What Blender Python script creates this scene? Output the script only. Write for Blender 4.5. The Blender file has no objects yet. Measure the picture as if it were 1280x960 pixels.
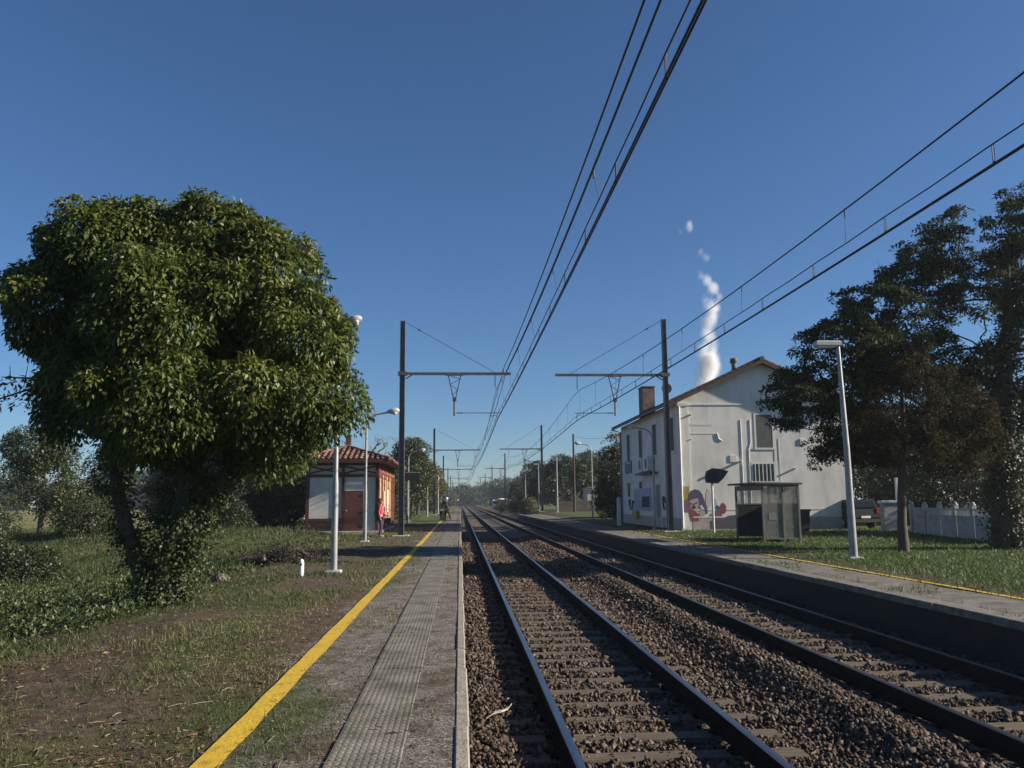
import bpy, math, random
import numpy as np
from mathutils import Vector, Matrix
random.seed(7); RNG = np.random.default_rng(7)
S = bpy.context.scene; COL = S.collection
R = math.radians

# ------------------------------------------------------------------ helpers
def link(o, parent=None):
    COL.objects.link(o)
    if parent: o.parent = parent
    return o
def tag(o, label=None, cat=None, group=None, kind=None):
    if label: o['label'] = label
    if cat: o['category'] = cat
    if group: o['group'] = group
    if kind: o['kind'] = kind
    return o
def empty(name, loc=(0, 0, 0), rz=0, label=None, cat=None, group=None):
    o = bpy.data.objects.new(name, None); o.location = loc; o.rotation_euler = (0, 0, rz)
    o.empty_display_size = .2
    link(o); return tag(o, label, cat, group)
def arr_mesh(name, V, loops, starts, totals, mats, smooth=False, midx=None, attrs=None):
    me = bpy.data.meshes.new(name)
    V = np.asarray(V, np.float32)
    me.vertices.add(len(V)); me.vertices.foreach_set('co', V.ravel())
    me.loops.add(len(loops)); me.loops.foreach_set('vertex_index', np.asarray(loops, np.int32))
    me.polygons.add(len(starts)); me.polygons.foreach_set('loop_start', np.asarray(starts, np.int32))
    try: me.polygons.foreach_set('loop_total', np.asarray(totals, np.int32))
    except Exception: pass
    for m in mats: me.materials.append(m)
    if midx is not None: me.polygons.foreach_set('material_index', np.asarray(midx, np.int32))
    if smooth: me.polygons.foreach_set('use_smooth', np.ones(len(starts), bool))
    if attrs:
        for k, (dom, val) in attrs.items():
            a = me.attributes.new(k, 'FLOAT', dom); a.data.foreach_set('value', np.asarray(val, np.float32))
    me.update(calc_edges=True); me.validate()
    return me
def quads_obj(name, V, nq, mat, parent=None, attrs=None, smooth=False):
    """V holds 4 verts per quad"""
    me = arr_mesh(name, V, np.arange(nq*4), np.arange(nq)*4, np.full(nq, 4), [mat], smooth, None, attrs)
    return link(bpy.data.objects.new(name, me), parent)

class MB:
    """collects shapes, links them as one mesh object"""
    def __init__(s): s.v = []; s.f = []; s.m = []; s.sm = []
    def add(s, vs, fs, mi=0, smooth=False):
        b = len(s.v); s.v += [tuple(map(float, p)) for p in vs]
        for f in fs: s.f.append([b+i for i in f]); s.m.append(mi); s.sm.append(smooth)
    def box(s, x0, x1, y0, y1, z0, z1, mi=0, bev=0):
        if bev:
            b = bev
            P = []
            for z, i in ((z0, b), (z0+b, 0), (z1-b, 0), (z1, b)):
                P += [(x0+i, y0+i, z), (x1-i, y0+i, z), (x1-i, y1-i, z), (x0+i, y1-i, z)]
            F = [(3, 2, 1, 0), (12, 13, 14, 15)]
            for k in range(3):
                for j in range(4): F.append((k*4+j, k*4+(j+1) % 4, k*4+4+(j+1) % 4, k*4+4+j))
            s.add(P, F, mi); return
        P = [(x0, y0, z0), (x1, y0, z0), (x1, y1, z0), (x0, y1, z0), (x0, y0, z1), (x1, y0, z1), (x1, y1, z1), (x0, y1, z1)]
        s.add(P, [(3, 2, 1, 0), (4, 5, 6, 7), (0, 1, 5, 4), (1, 2, 6, 5), (2, 3, 7, 6), (3, 0, 4, 7)], mi)
    def bar(s, p0, p1, w, h, mi=0):
        p0 = Vector(p0); p1 = Vector(p1); d = (p1-p0).normalized()
        a = d.cross(Vector((0, 0, 1)))
        if a.length < 1e-3: a = Vector((1, 0, 0))
        a.normalize(); b = a.cross(d)
        P = []
        for p in (p0, p1):
            for i, j in ((-1, -1), (1, -1), (1, 1), (-1, 1)): P.append(p+a*i*w/2+b*j*h/2)
        s.add(P, [(3, 2, 1, 0), (4, 5, 6, 7), (0, 1, 5, 4), (1, 2, 6, 5), (2, 3, 7, 6), (3, 0, 4, 7)], mi)
    def tube(s, pts, rad, n=8, mi=0, smooth=True, cap=True):
        pts = [Vector(p) for p in pts]
        if not hasattr(rad, '__len__'): rad = [rad]*len(pts)
        P = []; N = len(pts); a = None
        for i, p in enumerate(pts):
            d = (pts[min(i+1, N-1)]-pts[max(i-1, 0)])
            d = d.normalized() if d.length > 1e-9 else Vector((0, 0, 1))
            if a is None:
                a = d.cross(Vector((0, 0, 1)))
                if a.length < 1e-2: a = d.cross(Vector((0, 1, 0)))
            a = (a-d*a.dot(d)).normalized(); b = d.cross(a)
            for k in range(n):
                t = 2*math.pi*k/n; P.append(p+(a*math.cos(t)+b*math.sin(t))*rad[i])
        F = []
        for i in range(N-1):
            for k in range(n): F.append((i*n+k, i*n+(k+1) % n, (i+1)*n+(k+1) % n, (i+1)*n+k))
        s.add(P, F, mi, smooth)
        if cap: s.add(P[:n], [tuple(range(n-1, -1, -1))], mi); s.add(P[-n:], [tuple(range(n))], mi)
    def lathe(s, prof, c=(0, 0, 0), n=16, mi=0, axis='z', smooth=True):
        P = []
        for r, z in prof:
            for k in range(n):
                t = 2*math.pi*k/n
                q = (r*math.cos(t), r*math.sin(t), z)
                if axis == 'x': q = (q[2], q[0], q[1])
                if axis == 'y': q = (q[0], q[2], q[1])
                P.append((c[0]+q[0], c[1]+q[1], c[2]+q[2]))
        F = []
        for i in range(len(prof)-1):
            for k in range(n): F.append((i*n+k, i*n+(k+1) % n, (i+1)*n+(k+1) % n, (i+1)*n+k))
        s.add(P, F, mi, smooth)
    def prism(s, pts, d, mi=0):
        """pts: closed 3D polygon; extruded by vector d"""
        n = len(pts); d = Vector(d)
        P = [Vector(p) for p in pts]+[Vector(p)+d for p in pts]
        s.add(P, [tuple(range(n)), tuple(range(2*n-1, n-1, -1))]+[(i, i+n, (i+1) % n+n, (i+1) % n) for i in range(n)], mi)
    def build(s, name, mats, parent=None, fix=False):
        if not isinstance(mats, (list, tuple)): mats = [mats]
        me = bpy.data.meshes.new(name); me.from_pydata(s.v, [], s.f)
        for m in mats: me.materials.append(m)
        me.polygons.foreach_set('material_index', s.m); me.polygons.foreach_set('use_smooth', s.sm)
        if fix:
            import bmesh
            bm = bmesh.new(); bm.from_mesh(me); bmesh.ops.recalc_face_normals(bm, faces=bm.faces); bm.to_mesh(me); bm.free()
        me.update(); return link(bpy.data.objects.new(name, me), parent)
def kids(o): return [c for c in COL.objects if c.parent == o]
def copy_tree(o, parent=None):
    c = o.copy(); COL.objects.link(c)
    if parent: c.parent = parent
    for ch in kids(o):
        copy_tree(ch, c)
    return c

def _h(ix, iy, iz):
    n = (ix*374761393+iy*668265263+iz*2147483647) & 0xffffffff
    n = ((n ^ (n >> 13))*1274126177) & 0xffffffff
    return ((n ^ (n >> 16)) & 0xffff)/65535.0
def vnoise(P):
    P = np.asarray(P, float); i = np.floor(P).astype(np.int64); f = P-i; f = f*f*(3-2*f)
    r = 0
    for a in (0, 1):
        for b in (0, 1):
            for c in (0, 1):
                w = (f[:, 0] if a else 1-f[:, 0])*(f[:, 1] if b else 1-f[:, 1])*(f[:, 2] if c else 1-f[:, 2])
                r = r+w*_h(i[:, 0]+a, i[:, 1]+b, i[:, 2]+c)
    return r
def fbm(P, o=3):
    P = np.asarray(P, float); r = 0; t = 0
    for k in range(o): r = r+vnoise(P*2**k+k*17.3)*.5**k; t += .5**k
    return r/t
def sm(a, b, x): t = np.clip((np.asarray(x, float)-a)/(b-a), 0, 1); return t*t*(3-2*t)

# ------------------------------------------------------------------ materials
def nt(name):
    m = bpy.data.materials.new(name); m.use_nodes = True
    n = m.node_tree.nodes; l = m.node_tree.links
    return m, n, l, n['Principled BSDF']
def rgba(c): return (c[0], c[1], c[2], 1)
def M(name, c, c2=None, rough=.7, scale=6, detail=6, bump=0, bscale=None, metal=0, spec=.5, lo=.35, hi=.65, coord='Object', stretch=None):
    m, n, l, p = nt(name)
    if c2 is None: c2 = tuple(x*.65 for x in c)
    tc = n.new('ShaderNodeTexCoord'); src = tc.outputs[coord]
    if stretch:
        mp = n.new('ShaderNodeMapping'); mp.inputs['Scale'].default_value = stretch
        l.new(src, mp.inputs[0]); src = mp.outputs[0]
    t = n.new('ShaderNodeTexNoise'); t.inputs['Scale'].default_value = scale; t.inputs['Detail'].default_value = detail
    t.inputs['Roughness'].default_value = .65
    l.new(src, t.inputs['Vector'])
    r = n.new('ShaderNodeValToRGB'); r.color_ramp.elements[0].position = lo; r.color_ramp.elements[1].position = hi
    r.color_ramp.elements[0].color = rgba(c2); r.color_ramp.elements[1].color = rgba(c)
    l.new(t.outputs['Fac'], r.inputs[0]); l.new(r.outputs[0], p.inputs['Base Color'])
    p.inputs['Roughness'].default_value = rough; p.inputs['Metallic'].default_value = metal
    p.inputs['Specular IOR Level'].default_value = spec
    if bump:
        b = n.new('ShaderNodeBump'); b.inputs['Strength'].default_value = bump; b.inputs['Distance'].default_value = .02
        t2 = n.new('ShaderNodeTexNoise'); t2.inputs['Scale'].default_value = bscale or scale*4; t2.inputs['Detail'].default_value = 4
        l.new(src, t2.inputs['Vector']); l.new(t2.outputs['Fac'], b.inputs['Height']); l.new(b.outputs[0], p.inputs['Normal'])
    return m
def ramp_attr(name, cols, rough=.5, trans=.3, spec=.5):
    """leaf-like: colour from per-face attribute 'tint'"""
    m, n, l, p = nt(name)
    a = n.new('ShaderNodeAttribute'); a.attribute_name = 'tint'
    r = n.new('ShaderNodeValToRGB'); e = r.color_ramp.elements
    e[0].color = rgba(cols[0]); e[1].color = rgba(cols[-1])
    for k, c in enumerate(cols[1:-1]): x = e.new((k+1)/(len(cols)-1)); x.color = rgba(c)
    l.new(a.outputs['Fac'], r.inputs[0]); l.new(r.outputs[0], p.inputs['Base Color'])
    p.inputs['Roughness'].default_value = rough; p.inputs['Specular IOR Level'].default_value = spec
    if trans:
        t = n.new('ShaderNodeBsdfTranslucent'); mx = n.new('ShaderNodeMixShader'); mx.inputs[0].default_value = trans
        l.new(r.outputs[0], t.inputs[0]); l.new(p.outputs[0], mx.inputs[1]); l.new(t.outputs[0], mx.inputs[2])
        l.new(mx.outputs[0], n['Material Output'].inputs[0])
    return m
def glass(name, tint, alpha):
    """dirty pane: part see-through, part dull reflecting film"""
    m, n, l, p = nt(name)
    p.inputs['Base Color'].default_value = rgba(tint); p.inputs['Roughness'].default_value = .12
    tr = n.new('ShaderNodeBsdfTransparent'); mx = n.new('ShaderNodeMixShader')
    t = n.new('ShaderNodeTexNoise'); t.inputs['Scale'].default_value = 3; t.inputs['Detail'].default_value = 5
    tc = n.new('ShaderNodeTexCoord'); l.new(tc.outputs['Object'], t.inputs['Vector'])
    mr = n.new('ShaderNodeMapRange'); mr.inputs[1].default_value = .35; mr.inputs[2].default_value = .7
    mr.inputs[3].default_value = alpha-.12; mr.inputs[4].default_value = alpha+.12
    l.new(t.outputs['Fac'], mr.inputs[0]); l.new(mr.outputs[0], mx.inputs[0])
    l.new(tr.outputs[0], mx.inputs[1]); l.new(p.outputs[0], mx.inputs[2]); l.new(mx.outputs[0], n['Material Output'].inputs[0])
    return m

m_steel = M('mast_steel', (.12, .125, .13), (.07, .07, .075), rough=.55, scale=3, metal=.3)
m_galv = M('galvanised_steel', (.30, .31, .31), (.21, .22, .22), rough=.45, scale=4, metal=.35)
m_lampgrey = M('lamp_casing', (.46, .46, .44), (.36, .36, .34), rough=.4, scale=4)
m_lens = M('lamp_lens', (.7, .7, .66), (.55, .55, .52), rough=.15)
m_wire = M('copper_wire', (.035, .04, .045), (.02, .022, .025), rough=.6, scale=20)
m_ins = M('brown_insulator', (.07, .05, .045), rough=.3)
m_concrete = M('concrete', (.38, .37, .34), (.26, .25, .23), rough=.9, scale=7, bump=.4)
m_white = M('white_paint', (.72, .71, .68), (.58, .57, .54), rough=.5, scale=5)
m_black = M('black_plastic', (.02, .021, .024), (.012, .012, .014), rough=.45)
m_rust = M('rusty_rail', (.022, .015, .012), (.013, .010, .008), rough=.95, scale=9, bump=.3, spec=.12)
m_head = M('polished_rail_head', (.32, .33, .35), (.22, .22, .24), rough=.32, scale=3, metal=1, stretch=(8, .4, 1))
m_sleeper = M('weathered_timber_sleeper', (.125, .097, .062), (.062, .047, .032), rough=.9, scale=5, bump=.5, stretch=(.6, 6, 3), coord='Object')
m_yellow = M('yellow_line_paint', (.52, .335, .016), (.36, .24, .03), rough=.8, scale=7, detail=10, bump=.4, lo=.34, hi=.5)
m_tyre = M('tyre_rubber', (.02, .02, .02), rough=.9)
m_chrome = M('wheel_rim', (.4, .4, .42), rough=.3, metal=.8)
m_dkglass = M('dark_glass', (.015, .018, .02), (.01, .012, .014), rough=.08)

# ------------------------------------------------------------------ camera, light, sky
H = 1.935
cam = bpy.data.cameras.new('camera'); co = link(bpy.data.objects.new('camera', cam))
yaw, pitch, roll = R(3.62812758), R(8.05251025), R(.5)
f = Vector((math.sin(yaw)*math.cos(pitch), math.cos(yaw)*math.cos(pitch), math.sin(pitch)))
r = Vector((math.cos(yaw), -math.sin(yaw), 0)); u = r.cross(f)
r2 = r*math.cos(roll)-u*math.sin(roll); u2 = r*math.sin(roll)+u*math.cos(roll)
mat = Matrix((r2, u2, -f)).transposed().to_4x4(); mat.translation = (0, 0, H); co.matrix_world = mat
cam.sensor_width = 36; cam.lens = 1035/1280*36; cam.clip_end = 6000; cam.clip_start = .05
S.camera = co
S.render.resolution_x, S.render.resolution_y = 1024, 768

SUN = Vector((1, -.14, .43)).normalized()
elev = math.asin(SUN.z); azim = math.atan2(SUN.x, SUN.y)
w = bpy.data.worlds.new('World'); S.world = w; w.use_nodes = True
wn = w.node_tree.nodes; wl = w.node_tree.links
sky = wn.new('ShaderNodeTexSky'); sky.sky_type = 'NISHITA'; sky.sun_disc = False
sky.sun_elevation = elev; sky.sun_rotation = azim
sky.air_density = 1.0; sky.dust_density = .14; sky.ozone_density = 7.8; sky.altitude = 100
bg = wn['Background']; bg.inputs['Strength'].default_value = .054
wl.new(sky.outputs[0], bg.inputs['Color'])
sl = bpy.data.lights.new('sun', 'SUN'); sl.energy = 5.0; sl.angle = R(.53); sl.color = (1, .90, .76)
so = link(bpy.data.objects.new('sun', sl)); so.rotation_euler = SUN.to_track_quat('Z', 'Y').to_euler()
S.view_settings.view_transform = 'Standard'; S.view_settings.look = 'None'
S.view_settings.exposure = .98; S.view_settings.gamma = 1; S.view_settings.use_curve_mapping = False
S.cycles.max_bounces = 6; S.cycles.transparent_max_bounces = 12; S.cycles.volume_bounces = 2
S.cycles.use_denoising = True
try: S.cycles.denoiser = 'OPENIMAGEDENOISE'
except Exception: pass

# ------------------------------------------------------------------ terrain
GX, GY = .02, 6.93            # platform faces
def veg_left(x, y):
    n = fbm(np.stack([x*.75, y*.6, x*0], 1), 5)
    base = sm(-2.6, -6.6, x)*.50+.25+.35*sm(24, 40, y)*sm(-2, -4, x)
    return np.clip(base+(n-.5)*1.7, 0, 1)
def ground_h(x, y):
    x = np.asarray(x, float); y = np.asarray(y, float)
    n = fbm(np.stack([x*1.1, y*1.1, x*0+3], 1), 4)-.5
    n2 = fbm(np.stack([x*.18, y*.18, x*0+9], 1), 2)-.5
    zl = .40-.55*sm(-3, -10, x)*(1-sm(26, 38, y))-.35*sm(-9, -30, x)+n*.16*sm(-1.6, -3, x)+n2*1.1*sm(-4.5, -10, x)*(1-sm(60, 90, y))
    zl = zl-.7*sm(185, 215, y)*(x > -60)
    zr = .395+n*.05*sm(8.6, 9.5, x)*(1-.7*sm(18, 30, x))+.35*sm(48, 88, y)*sm(7.5, 10, x)*(1-sm(110, 180, y)*1.6)
    zr = zr-.65*sm(93, 106, y)*(1-sm(7.2, 11, x))
    z = np.where(x < 3, zl, zr)
    return np.where((x > GX+.005) & (x < GY-.005), -.75, z)
xs = np.concatenate([[-900, -500, -300, -200, -140, -100, -75, -60, -50], np.arange(-42, -14, 1.4), np.arange(-14, -6, .4), np.arange(-6, -.01, .16), [0.0, GX, GX+.01], [3.4], [GY-.01, GY], np.arange(7.0, 18, .22), np.arange(18, 50, 1.6), [55, 65, 80, 110, 150, 220, 320, 500, 900]])
ys = np.concatenate([[-60, -30, -15, -6, 0, 2], np.arange(3, 16, .16), np.arange(16, 50, .4), np.arange(50, 125, 1.5), np.arange(125, 240, 6), [260, 300, 350, 420, 500, 600, 750, 950]])
X, Y = np.meshgrid(xs, ys); nx, ny = len(xs), len(ys)
xf, yf = X.ravel(), Y.ravel(); zf = ground_h(xf, yf)
idx = np.arange(nx*ny).reshape(ny, nx)
q = np.stack([idx[:-1, :-1], idx[:-1, 1:], idx[1:, 1:], idx[1:, :-1]], -1).reshape(-1, 4)
grav = sm(-1.95, -1.35, xf+(fbm(np.stack([xf*1.3, yf*1.3, xf*0+2], 1), 3)-.5)*1.3)*(xf < 3)*(yf < 190)
dirt_r = (xf > 6)*(sm(10.6, 8.9, xf+(fbm(np.stack([xf*.8, yf*.5, xf*0+5], 1), 3)-.5)*2.2))
vegv = np.where(xf < 3, np.where(yf < 60, veg_left(xf, yf), .8), np.clip(.95-dirt_r*.75, 0, 1))
edge = np.maximum(sm(-.85, -1.2, xf), .55*sm(-.34, -.2, xf)*sm(.02, -.1, xf))
vegv = np.where(grav > .5, np.clip(vegv*.55+.42*edge*fbm(np.stack([xf*1.7, yf*1.2, xf*0+8], 1), 3)*1.5-.05, 0, 1), vegv)
hay = ((xf < -22) & (yf > 62))*1.0
m_ground, n, l, p = nt('weedy_ground')
def attr(nm):
    a = n.new('ShaderNodeAttribute'); a.attribute_name = nm; return a.outputs['Fac']
def noise(sc, det=6, ro=.65):
    t = n.new('ShaderNodeTexNoise'); t.inputs['Scale'].default_value = sc; t.inputs['Detail'].default_value = det
    t.inputs['Roughness'].default_value = ro; l.new(geo.outputs['Position'], t.inputs['Vector']); return t.outputs['Fac']
def ramp(src, stops):
    rr = n.new('ShaderNodeValToRGB'); e = rr.color_ramp.elements
    e[0].position, e[0].color = stops[0][0], rgba(stops[0][1]); e[1].position, e[1].color = stops[-1][0], rgba(stops[-1][1])
    for pz, c in stops[1:-1]: k = e.new(pz); k.color = rgba(c)
    l.new(src, rr.inputs[0]); return rr.outputs[0]
def mixc(fac, a, b):
    mx = n.new('ShaderNodeMix'); mx.data_type = 'RGBA'; l.new(fac, mx.inputs[0]); l.new(a, mx.inputs[6]); l.new(b, mx.inputs[7]); return mx.outputs[2]
def math_(op, a, b=None, v=None):
    mm = n.new('ShaderNodeMath'); mm.operation = op; l.new(a, mm.inputs[0])
    if b is not None: l.new(b, mm.inputs[1])
    if v is not None: mm.inputs[1].default_value = v
    mm.use_clamp = True; return mm.outputs[0]
geo = n.new('ShaderNodeNewGeometry')
soil = ramp(noise(5, 8, .75), [(.3, (.038, .028, .019)), (.48, (.085, .062, .041)), (.62, (.135, .105, .07)), (.75, (.23, .185, .125))])
grass = ramp(noise(3.2, 8, .7), [(.32, (.034, .050, .013)), (.5, (.065, .085, .022)), (.62, (.105, .115, .035)), (.75, (.18, .155, .06))])
vor = n.new('ShaderNodeTexVoronoi'); vor.inputs['Scale'].default_value = 85; l.new(geo.outputs['Position'], vor.inputs['Vector'])
sep = n.new('ShaderNodeSeparateColor'); l.new(vor.outputs['Color'], sep.inputs[0])
gravel = ramp(sep.outputs[0], [(.05, (.06, .052, .047)), (.4, (.16, .14, .125)), (.75, (.27, .245, .22)), (1, (.44, .41, .37))])
gravel = mixc(ramp(noise(2.6, 7, .75), [(.44, (0, 0, 0)), (.60, (.9, .9, .9))]), gravel, soil)
hayc = ramp(noise(.05, 3), [(.4, (.20, .16, .07)), (.6, (.11, .13, .035))])
vmask = ramp(math_('ADD', math_('MULTIPLY', attr('veg'), None, .62), math_('MULTIPLY', noise(7, 6, .7), None, .62)), [(.52, (0, 0, 0)), (.72, (1, 1, 1))])
c = mixc(vmask, soil, grass)
gm = ramp(math_('ADD', math_('MULTIPLY', attr('grav'), None, .7), math_('MULTIPLY', noise(4, 6, .7), None, .5)), [(.62, (0, 0, 0)), (.75, (1, 1, 1))])
gv = mixc(math_('MULTIPLY', vmask, None, .8), gravel, grass)
c = mixc(gm, c, gv); c = mixc(attr('hay'), c, hayc)
l.new(c, p.inputs['Base Color']); p.inputs['Roughness'].default_value = .95; p.inputs['Specular IOR Level'].default_value = .2
b = n.new('ShaderNodeBump'); b.inputs['Strength'].default_value = .9; b.inputs['Distance'].default_value = .05
l.new(noise(16, 8, .8), b.inputs['Height'])
b2 = n.new('ShaderNodeBump'); b2.inputs['Strength'].default_value = .5; b2.inputs['Distance'].default_value = .008
l.new(vor.outputs['Distance'], b2.inputs['Height']); l.new(b.outputs[0], b2.inputs['Normal']); l.new(b2.outputs[0], p.inputs['Normal'])
me = arr_mesh('ground', np.stack([xf, yf, zf], 1), q.ravel(), np.arange(len(q))*4, np.full(len(q), 4), [m_ground], True, None,
              {'veg': ('POINT', vegv), 'grav': ('POINT', grav), 'hay': ('POINT', hay)})
tag(link(bpy.data.objects.new('ground', me)), kind='structure')

# ---- platforms
MBk = MB()
yy = -4.0; k = 0
while yy < 186:
    L = 1.0 if yy < 60 else 6.0
    j = random.uniform(-.008, .008); j2 = random.uniform(-.006, .006)
    MBk.box(-.035, .058+j, yy, yy+L-.012, .30, .412+j2, bev=.012); yy += L
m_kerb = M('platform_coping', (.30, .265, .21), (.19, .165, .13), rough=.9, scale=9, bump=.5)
tag(MBk.build('platform_coping', m_kerb), kind='structure')
w1 = MB(); w1.box(GX-.15, GX+.008, -4, 187, -.8, .30)
m_pwall = M('platform_wall_brick', (.034, .027, .023), (.018, .015, .013), rough=.95, scale=5, bump=.6)
tag(w1.build('platform_wall', m_pwall), kind='structure')
# studded paving strip
m_slab, n, l, p = nt('studded_paving')
tc = n.new('ShaderNodeTexCoord')
mp = n.new('ShaderNodeMapping'); mp.inputs['Scale'].default_value = (24, 13, 22); l.new(tc.outputs['Object'], mp.inputs[0])
sx = n.new('ShaderNodeSeparateXYZ'); l.new(mp.outputs[0], sx.inputs[0])
def tri(o):
    a = n.new('ShaderNodeMath'); a.operation = 'PINGPONG'; a.inputs[1].default_value = .5; l.new(o, a.inputs[0]); return a.outputs[0]
mn = n.new('ShaderNodeMath'); mn.operation = 'MINIMUM'; l.new(tri(sx.outputs[0]), mn.inputs[0]); l.new(tri(sx.outputs[1]), mn.inputs[1])
ns = n.new('ShaderNodeTexNoise'); ns.inputs['Scale'].default_value = 2.3; ns.inputs['Detail'].default_value = 8; ns.inputs['Roughness'].default_value = .7; l.new(tc.outputs['Object'], ns.inputs[0])
rr = n.new('ShaderNodeValToRGB'); rr.color_ramp.elements[0].color = (.075, .07, .055, 1); rr.color_ramp.elements[1].color = (.22, .205, .165, 1)
rr.color_ramp.elements[0].position = .35; rr.color_ramp.elements[1].position = .65; l.new(ns.outputs[0], rr.inputs[0])
gr = n.new('ShaderNodeValToRGB'); gr.color_ramp.elements[0].position = .08; gr.color_ramp.elements[1].position = .2
gr.color_ramp.elements[0].color = (.72, .70, .66, 1); gr.color_ramp.elements[1].color = (1, 1, 1, 1); l.new(mn.outputs[0], gr.inputs[0])
mu = n.new('ShaderNodeMix'); mu.data_type = 'RGBA'; mu.blend_type = 'MULTIPLY'; mu.inputs[0].default_value = 1
l.new(rr.outputs[0], mu.inputs[6]); l.new(gr.outputs[0], mu.inputs[7]); l.new(mu.outputs[2], p.inputs['Base Color'])
p.inputs['Roughness'].default_value = .9
bm_ = n.new('ShaderNodeBump'); bm_.inputs['Strength'].default_value = .8; bm_.inputs['Distance'].default_value = .012; l.new(mn.outputs[0], bm_.inputs['Height']); l.new(bm_.outputs[0], p.inputs['Normal'])
pv = MB(); yy = -3.0
while yy < 120:
    L = .46 if yy < 50 else 5.0
    dz = random.uniform(-.003, .004)
    pv.box(-.80, -.355, yy, yy+L-.018, .36, .409+dz, bev=.004); yy += L
tag(pv.build('paving_strip', m_slab), kind='structure')
def paint_line(name, xc, y0, y1, wd, zf_, wob=.015, seg=.5):
    mb = MB(); ys_ = np.arange(y0, y1, seg); P = []
    for i, y in enumerate(ys_):
        a = random.uniform(-wob, wob)*.6; bb = random.uniform(-wob, wob)*.6
        xx = xc+(.04*math.sin(y*.05))
        P += [(xx-wd/2+a, y, zf_(xx-wd/2, y)), (xx+wd/2+bb, y, zf_(xx+wd/2, y))]
    mb.add(P, [(2*i, 2*i+1, 2*i+3, 2*i+2) for i in range(len(ys_)-1)])
    return mb.build(name, m_yellow)
def gz(x, y): return float(ground_h(np.array([x]), np.array([y]))[0])
tag(paint_line('yellow_line', -1.50, -3, 150, .165, lambda x, y: gz(x, y)+.012), kind='structure').name = 'safety_line'
# right platform
rp = MB(); yy = -6.0
while yy < 93:
    L = 2.0 if yy < 60 else 8.0
    j = random.uniform(-.01, .01)
    rp.box(GY-.06+j, 7.21, yy, yy+L-.014, .30, .412+random.uniform(-.004, .004), bev=.012); yy += L
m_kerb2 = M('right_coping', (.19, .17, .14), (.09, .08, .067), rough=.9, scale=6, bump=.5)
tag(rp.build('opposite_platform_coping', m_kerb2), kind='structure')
w2 = MB(); w2.box(GY-.008, GY+.15, -6, 94, -.8, .30); tag(w2.build('opposite_platform_wall', m_pwall), kind='structure')
m_asph = M('worn_asphalt', (.17, .152, .125), (.055, .05, .042), rough=.95, scale=2.5, detail=10, bump=.5, bscale=40)
ap = MB()
Yk = np.arange(-6, 93.01, 1.0)
P = []
for y in Yk: P += [(7.235, y, .405), (8.36+.08*math.sin(y*1.7)+.05*math.sin(y*3.1), y, gz(8.4, y)+.008)]
ap.add(P, [(2*i, 2*i+1, 2*i+3, 2*i+2) for i in range(len(Yk)-1)]); tag(ap.build('asphalt_strip', m_asph), kind='structure')
tag(paint_line('opposite_safety_line', 8.44, -4, 90, .12, lambda x, y: gz(x, y)+.018), kind='structure')

# ------------------------------------------------------------------ ballast, sleepers, rails
T1, T2 = (.89, 2.40), (4.51, 6.05)
def ball_h(x, y):
    x = np.asarray(x, float); y = np.asarray(y, float)
    z = np.full(x.shape, -.205)
    z = z+.20*np.exp(-((x-3.80)/.36)**2)*(.8+.5*fbm(np.stack([x*.0, y*.5, x*0], 1), 2)-.25)
    z = z-.05*np.exp(-((x-6.6)/.3)**2)+.035*np.exp(-((x-.25)/.3)**2)
    z = z+(fbm(np.stack([x*2.2, y*2.2, x*0+7], 1), 3)-.5)*.075
    for a, b_ in (T1, T2):
        z = np.where((x > a-.25) & (x < b_+.25), np.minimum(z, -.195), z)
    return z
bx = np.concatenate([np.arange(.028, 6.92, .115), [6.922]]); by = np.concatenate([np.arange(-4, 30, .15), np.arange(30, 80, .6), np.arange(80, 240, 4), np.arange(240, 700, 40)])
X, Y = np.meshgrid(bx, by); xf, yf = X.ravel(), Y.ravel(); nx, ny = len(bx), len(by)
idx = np.arange(nx*ny).reshape(ny, nx); q = np.stack([idx[:-1, :-1], idx[:-1, 1:], idx[1:, 1:], idx[1:, :-1]], -1).reshape(-1, 4)
m_bal, n, l, p = nt('ballast_bed')
geo = n.new('ShaderNodeNewGeometry')
vor = n.new('ShaderNodeTexVoronoi'); vor.inputs['Scale'].default_value = 18; l.new(geo.outputs['Position'], vor.inputs['Vector'])
sep = n.new('ShaderNodeSeparateColor'); l.new(vor.outputs['Color'], sep.inputs[0])
cc = ramp(sep.outputs[0], [(0, (.022, .015, .011)), (.4, (.052, .035, .025)), (.75, (.08, .057, .042)), (1, (.13, .10, .078))])
l.new(cc, p.inputs['Base Color']); p.inputs['Roughness'].default_value = .9
b = n.new('ShaderNodeBump'); b.inputs['Strength'].default_value = 1; b.inputs['Distance'].default_value = .05; b.invert = True
l.new(vor.outputs['Distance'], b.inputs['Height']); l.new(b.outputs[0], p.inputs['Normal'])
me = arr_mesh('ballast_bed', np.stack([xf, yf, ball_h(xf, yf)-.012], 1), q.ravel(), np.arange(len(q))*4, np.full(len(q), 4), [m_bal], True)
tag(link(bpy.data.objects.new('ballast_bed', me)), kind='structure')
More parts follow.
